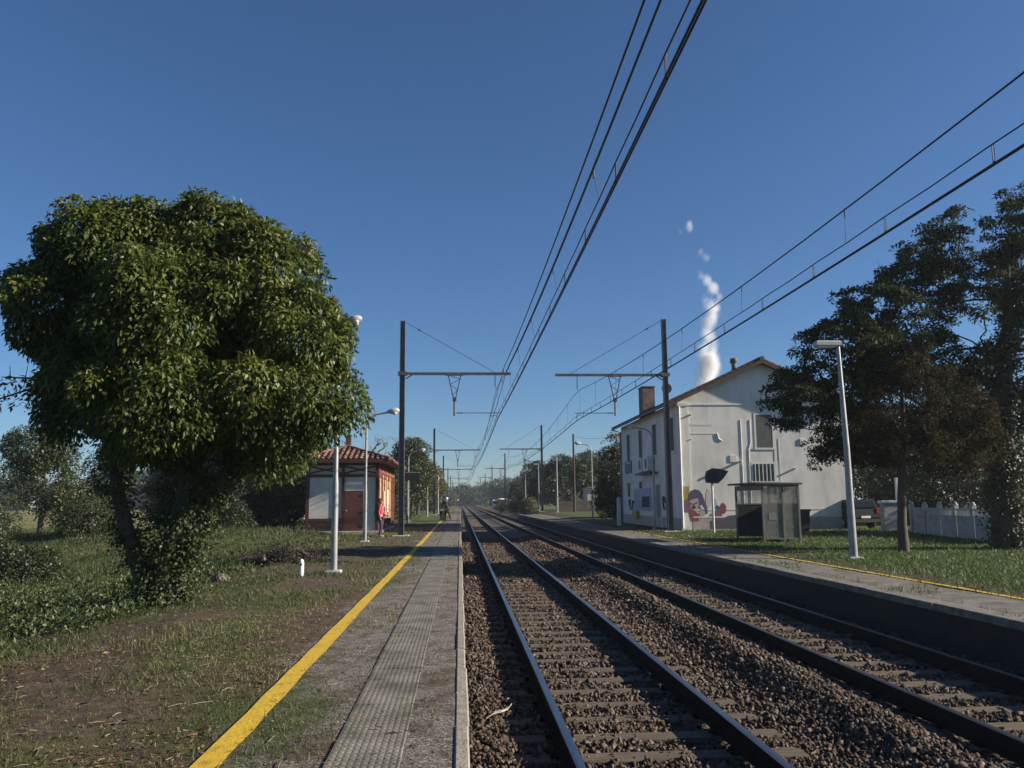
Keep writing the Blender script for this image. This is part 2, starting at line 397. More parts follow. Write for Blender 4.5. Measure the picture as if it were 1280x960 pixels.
# loose stones
import bmesh
def rock():
    bm = bmesh.new()
    for _ in range(11):
        v = Vector((random.gauss(0, 1), random.gauss(0, 1), random.gauss(0, 1))).normalized()*random.uniform(.8, 1.1)
        bm.verts.new((v.x*1.15, v.y*.95, v.z*.75))
    bmesh.ops.convex_hull(bm, input=bm.verts)
    for v in [v for v in bm.verts if not v.link_faces]: bm.verts.remove(v)
    bmesh.ops.triangulate(bm, faces=bm.faces); bm.verts.index_update()
    V = np.array([v.co[:] for v in bm.verts]); F = np.array([[v.index for v in fc.verts] for fc in bm.faces]); bm.free(); return V, F
rocks = [rock() for _ in range(9)]
SP = .60
def stones(n_, y0, y1, size):
    x = RNG.uniform(.06, 6.88, n_); y = y0+(y1-y0)*RNG.random(n_)
    keep = np.ones(n_, bool)
    for a, b_ in (T1, T2):
        for rl in (a, b_): keep &= np.abs(x-rl) > .085
        ctr = (a+b_)/2; on = (np.abs(x-ctr) < 1.28) & (np.abs(((y+SP/2) % SP)-SP/2) < .095)
        nn = fbm(np.stack([x*1.2, y*1.2, x*0+4], 1), 2)
        keep &= ~(on & (RNG.random(n_) < np.where(nn > .52, .62, .90)))
    x, y = x[keep], y[keep]; n_ = len(x)
    s = size*RNG.lognormal(0, .28, n_); z = ball_h(x, y)+s*RNG.uniform(-.15, .75, n_)
    z = np.where(((x > .7) & (x < 2.6)) | ((x > 4.3) & (x < 6.2)), np.minimum(z, -.165), z)
    return x, y, z, s
parts = [stones(54000, 2.6, 10, .0225), stones(48000, 10, 22, .027), stones(30000, 22, 48, .036)]
x, y, z, s = [np.concatenate([pp[k] for pp in parts]) for k in range(4)]
Vs = []; Ls = []; base = 0; tn = []
kind = RNG.integers(0, len(rocks), len(x))
for k, (RV, RF) in enumerate(rocks):
    sel = kind == k; m_ = sel.sum()
    e = RNG.normal(size=(m_, 4)); e /= np.linalg.norm(e, axis=1)[:, None]
    a, bq, cq, d = e.T
    Rm = np.stack([1-2*(cq*cq+d*d), 2*(bq*cq-d*a), 2*(bq*d+cq*a), 2*(bq*cq+d*a), 1-2*(bq*bq+d*d), 2*(cq*d-bq*a), 2*(bq*d-cq*a), 2*(cq*d+bq*a), 1-2*(bq*bq+cq*cq)], 1).reshape(-1, 3, 3)
    V = np.einsum('nij,vj->nvi', Rm, RV*np.array([1.15, .95, .8]))*s[sel][:, None, None]+np.stack([x[sel], y[sel], z[sel]], 1)[:, None, :]
    Vs.append(V.reshape(-1, 3)); Ls.append((RF[None]+(base+np.arange(m_)*len(RV))[:, None, None]).reshape(-1, 3)); base += m_*len(RV)
    tn.append(np.repeat(RNG.random(m_), len(RF)))
V = np.concatenate(Vs); L = np.concatenate(Ls)
m_stone = ramp_attr('ballast_stone', [(.025, .017, .012), (.054, .036, .025), (.080, .056, .040), (.105, .079, .06), (.165, .135, .11)], rough=.95, trans=0, spec=.3)
me = arr_mesh('ballast_stones', V, L.ravel(), np.arange(len(L))*3, np.full(len(L), 3), [m_stone], False, None, {'tint': ('FACE', np.concatenate(tn))})
tag(link(bpy.data.objects.new('ballast_stones', me)), 'brown grey crushed stone ballast between and around the rails', 'ballast', kind='stuff')
# sleepers
def sleeper_shape(mb, xc, y):
    mb.box(xc-1.28, xc+1.28, y-.115, y+.115, -.34, -.178, 0, bev=.012)
    for s_ in (-.755, .755):
        mb.box(xc+s_-.13, xc+s_+.13, y-.075, y+.075, -.18, -.172, 1)
        for e_ in (-.105, .105): mb.box(xc+s_+e_-.018, xc+s_+e_+.018, y-.03, y+.03, -.173, -.135, 1)
for (a, b_), lab in ((T1, 'weathered timber sleeper under the two rails nearest the yellow lined platform'), (T2, 'weathered timber sleeper under the two rails beside the opposite platform')):
    mb = MB(); sleeper_shape(mb, 0, 0); sp = None
    ctr = (a+b_)/2; nn = 0
    for i in range(4, 124):
        if sp is None: o = sp = mb.build('railway_sleeper', [m_sleeper, m_rust])
        else: o = sp.copy(); COL.objects.link(o)
        o.location = (ctr+random.uniform(-.02, .02), i*SP, random.uniform(-.006, .004)); o.rotation_euler = (0, 0, random.uniform(-.006, .006))
        tag(o, lab, 'sleeper', 'sleepers carrying the two tracks')
    mb = MB()
    for i in range(124, 420): sleeper_shape(mb, ctr, i*SP)
    tag(mb.build('distant_sleepers', [m_sleeper, m_rust]), 'far sleepers merging together towards the vanishing point', 'sleepers', kind='stuff')
rl_lab = ['shiny steel rail closest to the yellow lined platform', 'shiny steel rail running beside the stone heap, second from the yellow lined platform',
          'dull rusty rail just beyond the ballast heap, third from the yellow lined platform', 'dark rail shaded by the wall of the opposite platform']
for xr, lab in zip(T1+T2, rl_lab):
    ro = empty('steel_rail', (xr, 0, 0), 0, lab, 'rail', 'rails of the two tracks')
    prof = [(-.068, -.172), (.068, -.172), (.068, -.160), (.014, -.145), (.009, -.13), (.009, -.045), (.036, -.034), (.036, -.006), (-.036, -.006), (-.036, -.034), (-.009, -.045), (-.009, -.13), (-.014, -.145), (-.068, -.160)]
    mb = MB(); ysr = [-4, 600]
    mb.prism([(px, ysr[0], pz) for px, pz in prof], (0, ysr[1]-ysr[0], 0)); mb.build('rail_web', m_rust, ro, fix=True)
    mb = MB(); hp = [(-.0365, -.006), (-.034, -.001), (-.02, .002), (.02, .002), (.034, -.001), (.0365, -.006)]
    mb.prism([(px, ysr[0], pz) for px, pz in hp], (0, ysr[1]-ysr[0], 0))
    mb.build('running_surface', m_head if xr < 3 else M('dull_rail_head', (.16, .15, .15), (.10, .09, .09), rough=.42, metal=.9, stretch=(8, .4, 1)), ro, fix=True)

# ------------------------------------------------------------------ overhead line
SPAN = 58.5
def hprofile(mb, x, y, z0, z1, wx, wy, taper=1.0, mi=0, tf=.022, tw=.016):
    def sec(s): return (wx/2*s, wy/2*s)
    a0, c0 = sec(1); a1, c1 = sec(taper)
    for sg in (-1, 1):       # flanges facing +-x
        P = [(x+sg*a0, y-c0, z0), (x+sg*(a0-tf), y-c0, z0), (x+sg*(a0-tf), y+c0, z0), (x+sg*a0, y+c0, z0),
             (x+sg*a1, y-c1, z1), (x+sg*(a1-tf), y-c1, z1), (x+sg*(a1-tf), y+c1, z1), (x+sg*a1, y+c1, z1)]
        F = [(3, 2, 1, 0), (4, 5, 6, 7), (0, 1, 5, 4), (1, 2, 6, 5), (2, 3, 7, 6), (3, 0, 4, 7)]
        if sg > 0: F = [tuple(reversed(q_)) for q_ in F]
        mb.add(P, F, mi)
    b0, b1 = a0-tf-.002, a1-tf-.002
    P = [(x-b0, y-tw, z0), (x+b0, y-tw, z0), (x+b0, y+tw, z0), (x-b0, y+tw, z0), (x-b1, y-tw, z1), (x+b1, y-tw, z1), (x+b1, y+tw, z1), (x-b1, y+tw, z1)]
    mb.add(P, [(3, 2, 1, 0), (4, 5, 6, 7), (0, 1, 5, 4), (1, 2, 6, 5), (2, 3, 7, 6), (3, 0, 4, 7)], mi)
def insulator(mb, p, L, dirv=(0, 0, -1), mi=0, r_=.055):
    d = Vector(dirv).normalized(); p = Vector(p); n_ = 5
    mb.tube([p, p+d*L], .012, 6, mi)
    for k in range(n_):
        t = .2+.6*k/(n_-1); c = p+d*L*t
        mb.tube([c-d*.022, c, c+d*.02], [.02, r_, .02], 8, mi)
def mast(x, y, zg, ztop, arm_z, tip, brx, regx, regz, messx, messz, label, sgn, feeders, taper, group='catenary masts along the line'):
    """sgn: +1 arm reaches towards +x (left mast), -1 towards -x"""
    t = empty('catenary_mast', (x, y, zg), 0, label, 'mast', group); Z = lambda z: z-zg
    mb = MB(); hprofile(mb, 0, 0, -.1, Z(ztop), .27, .27, taper); mb.build('mast_post', m_steel, t)
    mb = MB(); mb.box(-.38, .38, -.38, .38, -.2, .06, bev=.03); mb.build('footing', m_concrete, t)
    mb = MB(); X_ = lambda v: v-x
    s0 = .15*sgn
    mb.box(min(s0, X_(tip)), max(s0, X_(tip)), -.055, .055, Z(arm_z)-.06, Z(arm_z)+.06)
    mb.box(-.2, .2, -.17, -.14, Z(arm_z)-.09, Z(arm_z)+.09); mb.box(-.2, .2, .14, .17, Z(arm_z)-.09, Z(arm_z)+.09)
    mb.bar((s0, 0, Z(arm_z)-.25), (s0+.3*sgn, 0, Z(arm_z)-.06), .05, .05)
    mb.build('cantilever_arm', m_steel, t)
    mb = MB(); mb.tube([(.13*sgn, 0, Z(ztop)-.08), (X_(tip)-.75*sgn, 0, Z(arm_z)+.06)], .012, 5)
    p0 = Vector((.13*sgn, 0, Z(ztop)-.08)); p1 = Vector((X_(tip)-.75*sgn, 0, Z(arm_z)+.06)); d = (p1-p0)
    mb.tube([p0+d*.13, p0+d*.155, p0+d*.18], [.015, .045, .015], 6); mb.build('stay_wire', m_wire, t)
    # triangular drop bracket
    mb = MB(); zb = Z(regz)
    a, b_, c_, d_ = Vector((X_(brx)-.30, 0, Z(arm_z)-.06)), Vector((X_(brx)+.30, 0, Z(arm_z)-.06)), Vector((X_(brx)-.06, 0, zb+.72)), Vector((X_(brx)+.06, 0, zb+.72))
    mb.bar(a, c_, .035, .045); mb.bar(b_, d_, .035, .045); mb.box(X_(brx)-.42, X_(brx)+.42, -.07, .07, Z(arm_z)-.085, Z(arm_z)-.062)
    last = a
    for k, tt in enumerate((.18, .42, .66, .9)):
        nx_ = (b_.lerp(d_, tt) if k % 2 == 0 else a.lerp(c_, tt)); mb.bar(last, nx_, .025, .025); last = nx_
    mb.box(X_(brx)-.09, X_(brx)+.09, -.06, .06, zb+.55, zb+.74); mb.tube([(X_(brx), 0, zb+.6), (X_(brx), 0, zb-.14)], .05, 8)
    mb.build('drop_bracket', m_steel, t)
    mb = MB(); x1 = X_(regx); x0 = X_(brx)
    sg = 1 if x1 > x0 else -1
    insulator(mb, (x0+.05*sg, 0, zb), .42, (sg, 0, 0), 0, .05)
    mb.tube([(x0+.47*sg, 0, zb), (x1+.12*sg, 0, zb)], .020, 6, 1)
    mb.tube([(x1, 0, zb), (x1+.02, 0, zb-.1), (x1-.35*sg, .02, zb-.16), ], .014, 5, 1); mb.tube([(x1, 0, zb-.08), (x1, 0, zb-.26)], .02, 6, 1)
    mb.build('registration_arm', [m_ins, m_steel], t)
    mb = MB(); insulator(mb, (X_(messx), 0, Z(arm_z)-.06), arm_z-.06-messz-.02, (0, 0, -1), 0, .06); mb.build('suspension_insulator', m_ins, t)
    if feeders:
        mb = MB()
        for fx in feeders: insulator(mb, (X_(fx), 0, Z(arm_z)+.06), .16, (0, 0, 1), 0, .05)
        mb.build('feeder_insulator', m_ins, t)
    return t
FE = (2.04, 2.22)
def sag(y, zs, zm, y0):
    t = ((y-y0) % SPAN)/SPAN; return zm+(zs-zm)*(2*t-1)**2
Y1, Y2 = 38.7, 40.3
Y1p, Y2p = [Y1+SPAN*k for k in range(-1, 8)], [Y2+SPAN*k for k in range(-1, 8)]
od = ['first', 'second', 'third', 'fourth', 'fifth', 'sixth', 'seventh']
def stag(k, base, amp): return base+(amp if k % 2 else -amp)
st1 = lambda y: 1.72; st2 = lambda y: 5.74
xl = [-2.70, -3.0, -3.1, -3.1, -3.1, -3.1, -3.1]; xr_ = [10.22, 9.75, 8.5, 8.3, 8.3, 8.2, 8.2]
for k in range(7):
    zg = gz(xl[k], Y1p[k+1])
    lab = ('tall dark steel mast beside the timber framed shelter with an arm over the left track', 'dark steel mast beyond the timber framed shelter, next along the left line')[k] if k < 2 else '%s dark steel mast along the left side of the tracks, counted from the shelter' % od[k]
    mast(xl[k], Y1p[k+1], zg, 10.45, 7.91, 2.40, -.26, 1.74, 6.05, 1.66, 7.2, lab, 1, FE, .86)
    zg = gz(xr_[k], Y2p[k+1])
    lab = ('tall tapering grey mast standing before the white station house', 'dark steel mast beyond the white station house, second on the right of the tracks')[k] if k < 2 else '%s dark steel mast along the right side of the tracks, counted from the white house' % od[k]
    mast(xr_[k], Y2p[k+1], zg, 10.95, 8.10, 4.70, 7.66, 5.76, 6.2, 5.79, 7.3, lab, -1, None, .8)
def wire_pts(y0, y1, fx, fz, step=2.6):
    n_ = int((y1-y0)/step)+1
    return [(fx(y), y, fz(y)) for y in np.linspace(y0, y1, n_)]
def overhead(label, y0, xc, xm, zs, mess_s, mess_m, con_s, con_m, dbl):
    t = empty('overhead_line', (xc, y0, con_s), 0, label, 'overhead wire'); yb = y0-SPAN; ye = y0+SPAN*6
    L = lambda pts: [(p[0]-xc, p[1]-y0, p[2]-con_s) for p in pts]
    fm = lambda y: sag(y, mess_s, mess_m, y0); fc = lambda y: sag(y, con_s, con_m, y0); fa = lambda y: fc(y)+.22+.006*math.cos(2*math.pi*(y-y0)/2.3)
    X_ = lambda y: xc; XM = lambda y: xm
    mb = MB(); mb.tube(L(wire_pts(yb, ye, XM, fm)), .0125, 5); mb.build('messenger_wire', m_wire, t)
    mb = MB(); mb.tube(L(wire_pts(yb, ye, X_, fa, 1.1)), .009, 5); mb.build('auxiliary_wire', m_wire, t)
    for s_ in (-.013, .013):
        mb = MB(); mb.tube(L(wire_pts(yb, ye, lambda y: xc+s_, fc)), .0115, 5); mb.build('contact_wire', m_wire, t)
    y = yb+2.2; k = 0
    while y < y0+SPAN*1.4:
        mb = MB(); a = L([(xm, y, fm(y)), (xc, y, fa(y))]); mb.tube(a, .005, 4)
        mb.tube([Vector(a[0])+Vector((0, 0, .02)), Vector(a[0])-Vector((0, 0, .12))], .012, 5); mb.build('dropper', m_wire, t); y += 4.6
    y = yb+1.05
    while y < y0+SPAN*.72:
        mb = MB(); z0 = fa(y)-con_s; z1 = fc(y)-con_s; yl = y-y0
        for e_ in (-.02, .02): mb.tube([(0, yl+e_, z0), (0, yl+e_, z1+.05), (0, yl, z1)], .0055, 4)
        mb.tube([(0, yl, z1+.03), (0, yl, z1-.01)], .016, 5); mb.build('contact_clip', m_wire, t); y += 2.3
    return t
overhead('catenary over the left track, messenger wire above a doubled contact wire', Y1, 1.76, 1.70, 0, 7.2, 6.12, 5.78, 5.50, True)
overhead('catenary over the right track, crossing the sky in front of the steam plume', Y2, 5.74, 5.76, 0, 7.3, 6.22, 5.85, 5.48, True)
for fx, lab in ((FE[0], 'leftmost feeder cable of the bundle above the left track'), (FE[1], 'feeder cable between the leftmost cable and the messenger wire of the left track')):
    mb = MB(); mb.tube(wire_pts(Y1-SPAN, Y1+SPAN*6, lambda y: fx, lambda y: sag(y, 8.13, 7.42, Y1)), .0165, 5)
    tag(mb.build('feeder_cable', m_wire), lab, 'cable', 'feeder cables over the left track')

# ------------------------------------------------------------------ lamps
def lamp_box(name, x, y, zg, h, d, label, lean=0):
    """tapered post with a flat box lantern reaching towards d"""
    t = empty(name, (x, y, zg), 0, label, 'street lamp', 'platform lamps')
    mb = MB(); mb.box(-.19, .19, -.19, .19, -.1, .05, bev=.03); mb.build('base_block', m_concrete, t)
    mb = MB(); mb.tube([(0, 0, .04), (0, 0, h*.5), (lean, 0, h-.05)], [.105, .078, .05], 14); mb.build('pole', m_galv, t)
    mb = MB(); c = lean
    mb.box(min(c+.06*-d, c+.62*d), max(c-.06*d, c+.62*d), -.13, .13, h-.08, h+.07, bev=.03); hd = mb.build('lamp_head', m_lampgrey, t)
    mb = MB(); mb.box(min(c+.12*d, c+.56*d), max(c+.12*d, c+.56*d), -.10, .10, h-.115, h-.078, bev=.012); mb.build('lens', m_lens, hd)
    return t
def lamp_curve(name, x, y, zg, h, d, label, reach=1.05, n_=10, hs_=1.0):
    t = empty(name, (x, y, zg), 0, label, 'street lamp', 'platform lamps')
    mb = MB(); mb.box(-.17, .17, -.17, .17, -.1, .05, bev=.03); mb.build('base_block', m_concrete, t)
    zs = h-.62
    mb = MB(); mb.tube([(0, 0, .04), (0, 0, 1.9), (0, 0, 2.1), (0, 0, zs)], [.075, .07, .052, .042], 12); mb.build('pole', m_galv, t)
    mb = MB(); mb.tube([(d*.55*(1-math.cos(a)), 0, zs+.5*math.sin(a)) for a in np.linspace(0, 1.35, n_)]+[(d*reach*.86, 0, h-.05)], .032, 8); mb.build('arm', m_galv, t)
    c = Vector((d*reach, 0, h))
    mb = MB(); ax = Vector((d, 0, .16)).normalized()
    mb.tube([c+ax*v_*hs_ for v_ in (-.26, -.22, -.08, .08, .22, .27)], [v_*hs_ for v_ in (.03, .06, .11, .13, .09, .015)], 12); hd = mb.build('lamp_head', m_lampgrey, t)
    mb = MB(); P = []
    mb.lathe([(.001, -.17*hs_), (.08*hs_, -.15*hs_), (.12*hs_, -.08*hs_), (.125*hs_, -.02*hs_)], c+ax*.06*hs_, 12); mb.build('lens', m_lens, hd)
    return t
lamp_curve('street_lamp', -2.74, 18.6, gz(-2.74, 18.6), 5.62, 1, 'grey lamp post in front of the leafy tree beside the small white marker', .34, hs_=.68)
lamp_curve('street_lamp', -3.76, 33.6, gz(-3.76, 33.6), 5.2, 1, 'slim curved lamp post in front of the brown shelter door')
lamp_curve('street_lamp', -4.05, 66, gz(-4.05, 66), 5.6, 1, 'curved lamp post rising behind the far end of the shelter roof')
lamp_box('street_lamp', -3.5, 90, gz(-3.5, 90), 5.9, 1, 'box headed lamp post left of the second left mast')
lamp_box('street_lamp', -2.85, 109, gz(-2.85, 109), 5.9, 1, 'small far lamp post just right of the second left mast')
lamp_box('street_lamp', 10.12, 21.15, gz(10.1, 21.15), 5.62, -1, 'tall lamp post on the lawn with a flat box head among the branches', -.06)
lamp_curve('street_lamp', 10.0, 42.6, gz(10, 42.6), 5.35, -1, 'curved white headed lamp post just left of the tapering grey mast', 1.1)
lamp_curve('street_lamp', 10.2, 64, gz(10.2, 64), 5.85, -1, 'curved lamp post in front of the autumn tinted tree beyond the white house', 1.05)
lamp_box('street_lamp', 10.15, 87, gz(10.15, 87), 5.9, -1, 'pale box headed lamp post at the end of the brown fence')
lamp_box('street_lamp', 10.2, 108, gz(10.2, 108), 6.0, -1, 'box headed lamp post hidden behind the second right mast')
lamp_box('street_lamp', 10.2, 130, gz(10.2, 130), 6.0, -1, 'farthest box headed lamp post beside the pointed dark trees')
# wooden utility pole
pz = gz(12.1, 88)
t = empty('utility_pole', (12.1, 88, pz), 0, 'plain dark wooden pole with a wire to the white house', 'utility pole')
mb = MB(); mb.tube([(0, 0, -.2), (0, 0, 4), (0, 0, 9.0-pz)], [.15, .125, .10], 10); mb.build('pole', M('dark_timber', (.06, .045, .035), rough=.9, scale=4, bump=.4, stretch=(4, 4, .6)), t)
mb = MB(); mb.lathe([(.001, .1), (.05, .08), (.05, 0), (.02, -.02)], (0.06, 0, 8.85-pz), 8); mb.build('insulator', m_ins, t)
mb = MB(); a = Vector((12.1, 88, 8.85)); b_ = Vector((11.2, 57.1, 6.6))
mb.tube([a.lerp(b_, s_)-Vector((0, 0, 1.6*s_*(1-s_))) for s_ in np.linspace(0, 1, 14)], .012, 5)
tag(mb.build('service_wire', m_wire), 'sagging wire from the wooden pole to the corner of the white house', 'wire')

# ------------------------------------------------------------------ tiled roofs
m_tile, n, l, p = nt('terracotta_tile')
tc = n.new('ShaderNodeTexCoord'); vor = n.new('ShaderNodeTexVoronoi'); vor.inputs['Scale'].default_value = 3.2
l.new(tc.outputs['Object'], vor.inputs['Vector']); sep = n.new('ShaderNodeSeparateColor'); l.new(vor.outputs['Color'], sep.inputs[0])
rr = n.new('ShaderNodeValToRGB'); e = rr.color_ramp.elements
e[0].color = (.07, .034, .024, 1); e[1].color = (.30, .19, .125, 1); k = e.new(.4); k.color = (.135, .055, .035, 1); k = e.new(.7); k.color = (.20, .088, .054, 1)
l.new(sep.outputs[0], rr.inputs[0])
ns = n.new('ShaderNodeTexNoise'); ns.inputs['Scale'].default_value = 9; ns.inputs['Detail'].default_value = 8; l.new(tc.outputs['Object'], ns.inputs[0])
mx = n.new('ShaderNodeMix'); mx.data_type = 'RGBA'; mr = n.new('ShaderNodeMapRange'); mr.inputs[1].default_value = .55; mr.inputs[2].default_value = .7; mr.inputs[4].default_value = .7
l.new(ns.outputs[0], mr.inputs[0]); l.new(mr.outputs[0], mx.inputs[0]); l.new(rr.outputs[0], mx.inputs[6]); mx.inputs[7].default_value = (.09, .075, .06, 1)
l.new(mx.outputs[2], p.inputs['Base Color']); p.inputs['Roughness'].default_value = .9
def tile_slope(mb, e0, e1, top, sp, rad, clip0=None, clip1=None, step=.34):
    """e0-e1 eave edge; 'top' vector from eave up the slope to the ridge; clip*: where the slope's ends run (t along eave at the ridge)"""
    e0, e1, top = Vector(e0), Vector(e1), Vector(top); ed = e1-e0; L = ed.length; n_ = max(2, round(L/sp)); side = ed.normalized(); nrm = side.cross(top).normalized()
    if nrm.z < 0: nrm = -nrm
    for i in range(n_):
        tt = (i+.5)/n_
        m_ = 1.0
        if clip0 and tt < clip0: m_ = min(m_, tt/clip0)
        if clip1 is not None and tt > clip1: m_ = min(m_, (1-tt)/(1-clip1))
        st = max(1, int(m_*top.length/step)); base_ = e0+ed*tt+nrm*.01
        for j in range(st):
            a0 = j/st*m_; a1 = min(m_, (j+1)/st*m_+.05/top.length)
            P = []
            for aa, rr_, li in ((a0, rad*1.08, .018), (a1, rad*.92, 0)):
                c = base_+top*aa
                for k_ in range(6):
                    th = math.pi*k_/5; P.append(c+side*math.cos(th)*rr_+nrm*(math.sin(th)*rr_+li))
            mb.add(P, [(k_, k_+1, k_+7, k_+6) for k_ in range(5)]+[(0, 1, 2, 3, 4, 5)], 0, False)

# ------------------------------------------------------------------ timber framed shelter (left)
HX0, HX1, HY0, HY1, HZ = -7.64, -4.06, 42.0, 51.6, .42
m_plaster = M('grey_plaster', (.60, .585, .54), (.47, .455, .42), rough=.9, scale=2.5, detail=8)
m_cream = M('cream_plaster', (.50, .38, .22), (.40, .29, .16), rough=.85, scale=3)
m_redwood = M('shaded_red_timber', (.085, .024, .019), (.05, .017, .014), rough=.7, scale=5, stretch=(5, 5, .8))  # front frame and eaves: red timber with shade darkened into its colour
m_orange = M('sunlit_red_timber', (.24, .07, .04), (.15, .045, .03), rough=.7, scale=5, stretch=(5, 5, .8))  # track side: the same red timber in a brighter, sunlit colour
m_brown = M('brown_door_paint', (.125, .042, .03), (.095, .034, .025), rough=.5, scale=3)
hs = empty('timber_framed_shelter', ((HX0+HX1)/2, HY0, HZ), 0, 'small half timbered station shelter with red tiled hipped roof and brown door', 'station shelter')
ox, oy, oz = (HX0+HX1)/2, HY0, HZ
W = (HX1-HX0)/2; D = HY1-HY0; ZE = 3.52     # local
mb = MB(); mb.box(-W+.06, W-.06, .06, D-.06, .10, ZE-.02); mb.build('wall', m_plaster, hs)
mb = MB(); mb.box(W-.058, W-.02, .3, D-.3, .18, ZE-.04); mb.build('track_side_wall', m_cream, hs)
mb = MB(); mb.box(-W-.06, W+.10, -.10, D+.06, -.3, .12, bev=.02); mb.build('plinth', m_concrete, hs)
fr = MB()
def fb(x0, x1, z0, z1, y0=-.03, y1=.055): fr.box(x0, x1, y0, y1, z0, z1)
fb(-W, -W+.17, .12, ZE); fb(W-.15, W, .12, ZE); fb(.0-.03, .10, .12, ZE)
fb(-W+.17, -.06, 2.78, 2.92, -.025, .05); fb(.10, W-.15, 2.78, 2.92, -.025, .05); fb(-W+.17, -.06, ZE-.16, ZE-.02, -.025, .05); fb(.10, W-.15, ZE-.16, ZE-.02, -.025, .05)
fb(-W+.17, -.06, .60, .74, -.025, .05); fb(-W+.17, -.06, .13, .22, -.025, .05)
for x0, x1, z0, z1 in ((-W+.17, -.06, 2.92, ZE-.16), (.10, W-.15, 2.92, ZE-.16), (-W+.17, -.06, .22, .60)):
    fr.bar((x0, .015, z0+.05), (x1, .015, z1-.05), .06, .075); fr.bar((x0, .02, z1-.05), (x1, .02, z0+.05), .06, .075)
fr.build('timber_frame', m_redwood, hs)
mb = MB(); mb.box(-W+.25, -.07, .044, .052, .23, .59); mb.build('lower_panel', M('tan_panel', (.25, .17, .12), rough=.85), hs)
dr = MB(); dr.box(.13, 1.05, -.02, .052, .13, 2.10); dro = dr.build('door', m_brown, hs)
mb = MB(); mb.lathe([(.001, -.06), (.03, -.05), (.03, -.02), (.012, 0)], (.22, -.03, 1.12), 10, axis='y'); mb.build('handle', m_galv, dro)
for hz_ in (.35, 1.0, 1.85):
    mb = MB(); mb.box(.86, 1.04, -.03, -.021, hz_-.06, hz_+.06); mb.build('hinge_plate', m_black, dro)
mb = MB(); mb.box(1.05, 1.10, -.015, .05, .12, 2.13); mb.box(.13, 1.05, -.015, .05, 2.102, 2.14); mb.build('door_frame', m_white, hs)
sf = MB()
ysp = [.0, 1.1, 1.95, 3.1, 4.0, 5.3, 6.3, 7.5, 8.4, D-.2]
for i, y_ in enumerate(ysp): sf.box(W-.02, W+.04, y_+.06, y_+.22, .12, ZE)
sf.box(W-.02, W+.035, .1, D-.1, 2.98, 3.12); sf.box(W-.02, W+.035, .1, D-.1, ZE-.15, ZE-.03)
sf.build('track_side_frame', m_orange, hs)
for (a, b_) in ((.34, 1.04), (3.34, 3.98), (5.56, 6.3)):
    mb = MB(); mb.box(W-.018, W+.02, a, b_, .16, 2.96); d_ = mb.build('door', m_orange, hs)
    mb = MB(); mb.box(W+.02, W+.03, a+.08, (a+b_)/2-.03, .4, 2.7); mb.box(W+.02, W+.03, (a+b_)/2+.03, b_-.08, .4, 2.7); mb.build('door_panel', m_cream, d_)
mb = MB(); mb.box(W+.036, W+.06, 4.28, 5.02, 1.0, 2.2); mb.build('notice_board', m_white, hs)
mb = MB(); mb.box(W+.036, W+.06, 2.3, 2.95, 1.3, 2.1); mb.build('poster_case', m_cream, hs)
OV = .62
mb = MB(); z0, z1 = ZE-.02, ZE+.13
mb.box(-W-OV, W+OV, -OV, D+OV, ZE+.0, ZE+.06); mb.box(-W-OV-.03, W+OV+.03, -OV-.03, -OV, ZE-.06, ZE+.12); mb.box(W+OV, W+OV+.03, -OV, D+OV, ZE-.06, ZE+.12)
mb.box(-W-OV-.03, -W-OV, -OV, D+OV, ZE-.06, ZE+.12)
mb.build('eaves', m_redwood, hs)
RZ = 4.36; ry0, ry1 = -OV+W+OV, D+OV-W-OV
rf = MB()
hw = W+OV; zb = ZE+.065
C = [(-hw, -OV, zb), (hw, -OV, zb), (hw, D+OV, zb), (-hw, D+OV, zb), (0, ry0, RZ), (0, ry1, RZ)]
rf.add(C, [(0, 1, 4), (1, 2, 5, 4), (2, 3, 5), (3, 0, 4, 5)])
tl = (0, ry0+OV, RZ-zb)
tile_slope(rf, C[0], C[1], (0, hw, RZ-zb), .27, .095, .5, .5)
fy = hw/(D+2*OV)
tile_slope(rf, C[1], C[2], (-hw, 0, RZ-zb), .27, .095, fy, 1-fy)
tile_slope(rf, C[3], C[0], (hw, 0, RZ-zb), .27, .095, fy, 1-fy)
for a, b_ in ((0, 4), (1, 4), (2, 5), (3, 5), (4, 5)):
    rf.tube([Vector(C[a])+Vector((0, 0, .05)), Vector(C[b_])+Vector((0, 0, .05))], .11, 8)
rfo = rf.build('roof', m_tile, hs)
mb = MB(); mb.box(-.14, .14, ry0+.1, ry0+.42, RZ-.2, RZ+.62); mb.box(-.17, .17, ry0+.07, ry0+.45, RZ+.62, RZ+.68); mb.build('chimney', M('dark_brick', (.12, .075, .06), rough=.9, scale=9), rfo)
mb = MB(); mb.tube([(W+OV+.08, -OV, ZE+.02), (W+OV+.08, D+OV, ZE+.02)], .07, 8); mb.build('gutter', m_brown, hs)

# dark sign board on a post past the shelter
t = empty('platform_sign', (-3.05, 54.5, gz(-3.05, 54.5)), 0, 'dark rectangular sign board with pale top edge past the shelter', 'sign')
mb = MB(); mb.box(-.5, .42, -.06, .06, 2.95, 3.42, bev=.015); mb.build('board', m_black, t)
mb = MB(); mb.box(-.5, .42, -.07, .07, 3.42, 3.48); mb.build('top_edge', m_galv, t)
mb = MB(); mb.tube([(-.36, 0, 0), (-.36, 0, 2.95)], .04, 8); mb.build('post', m_steel, t)

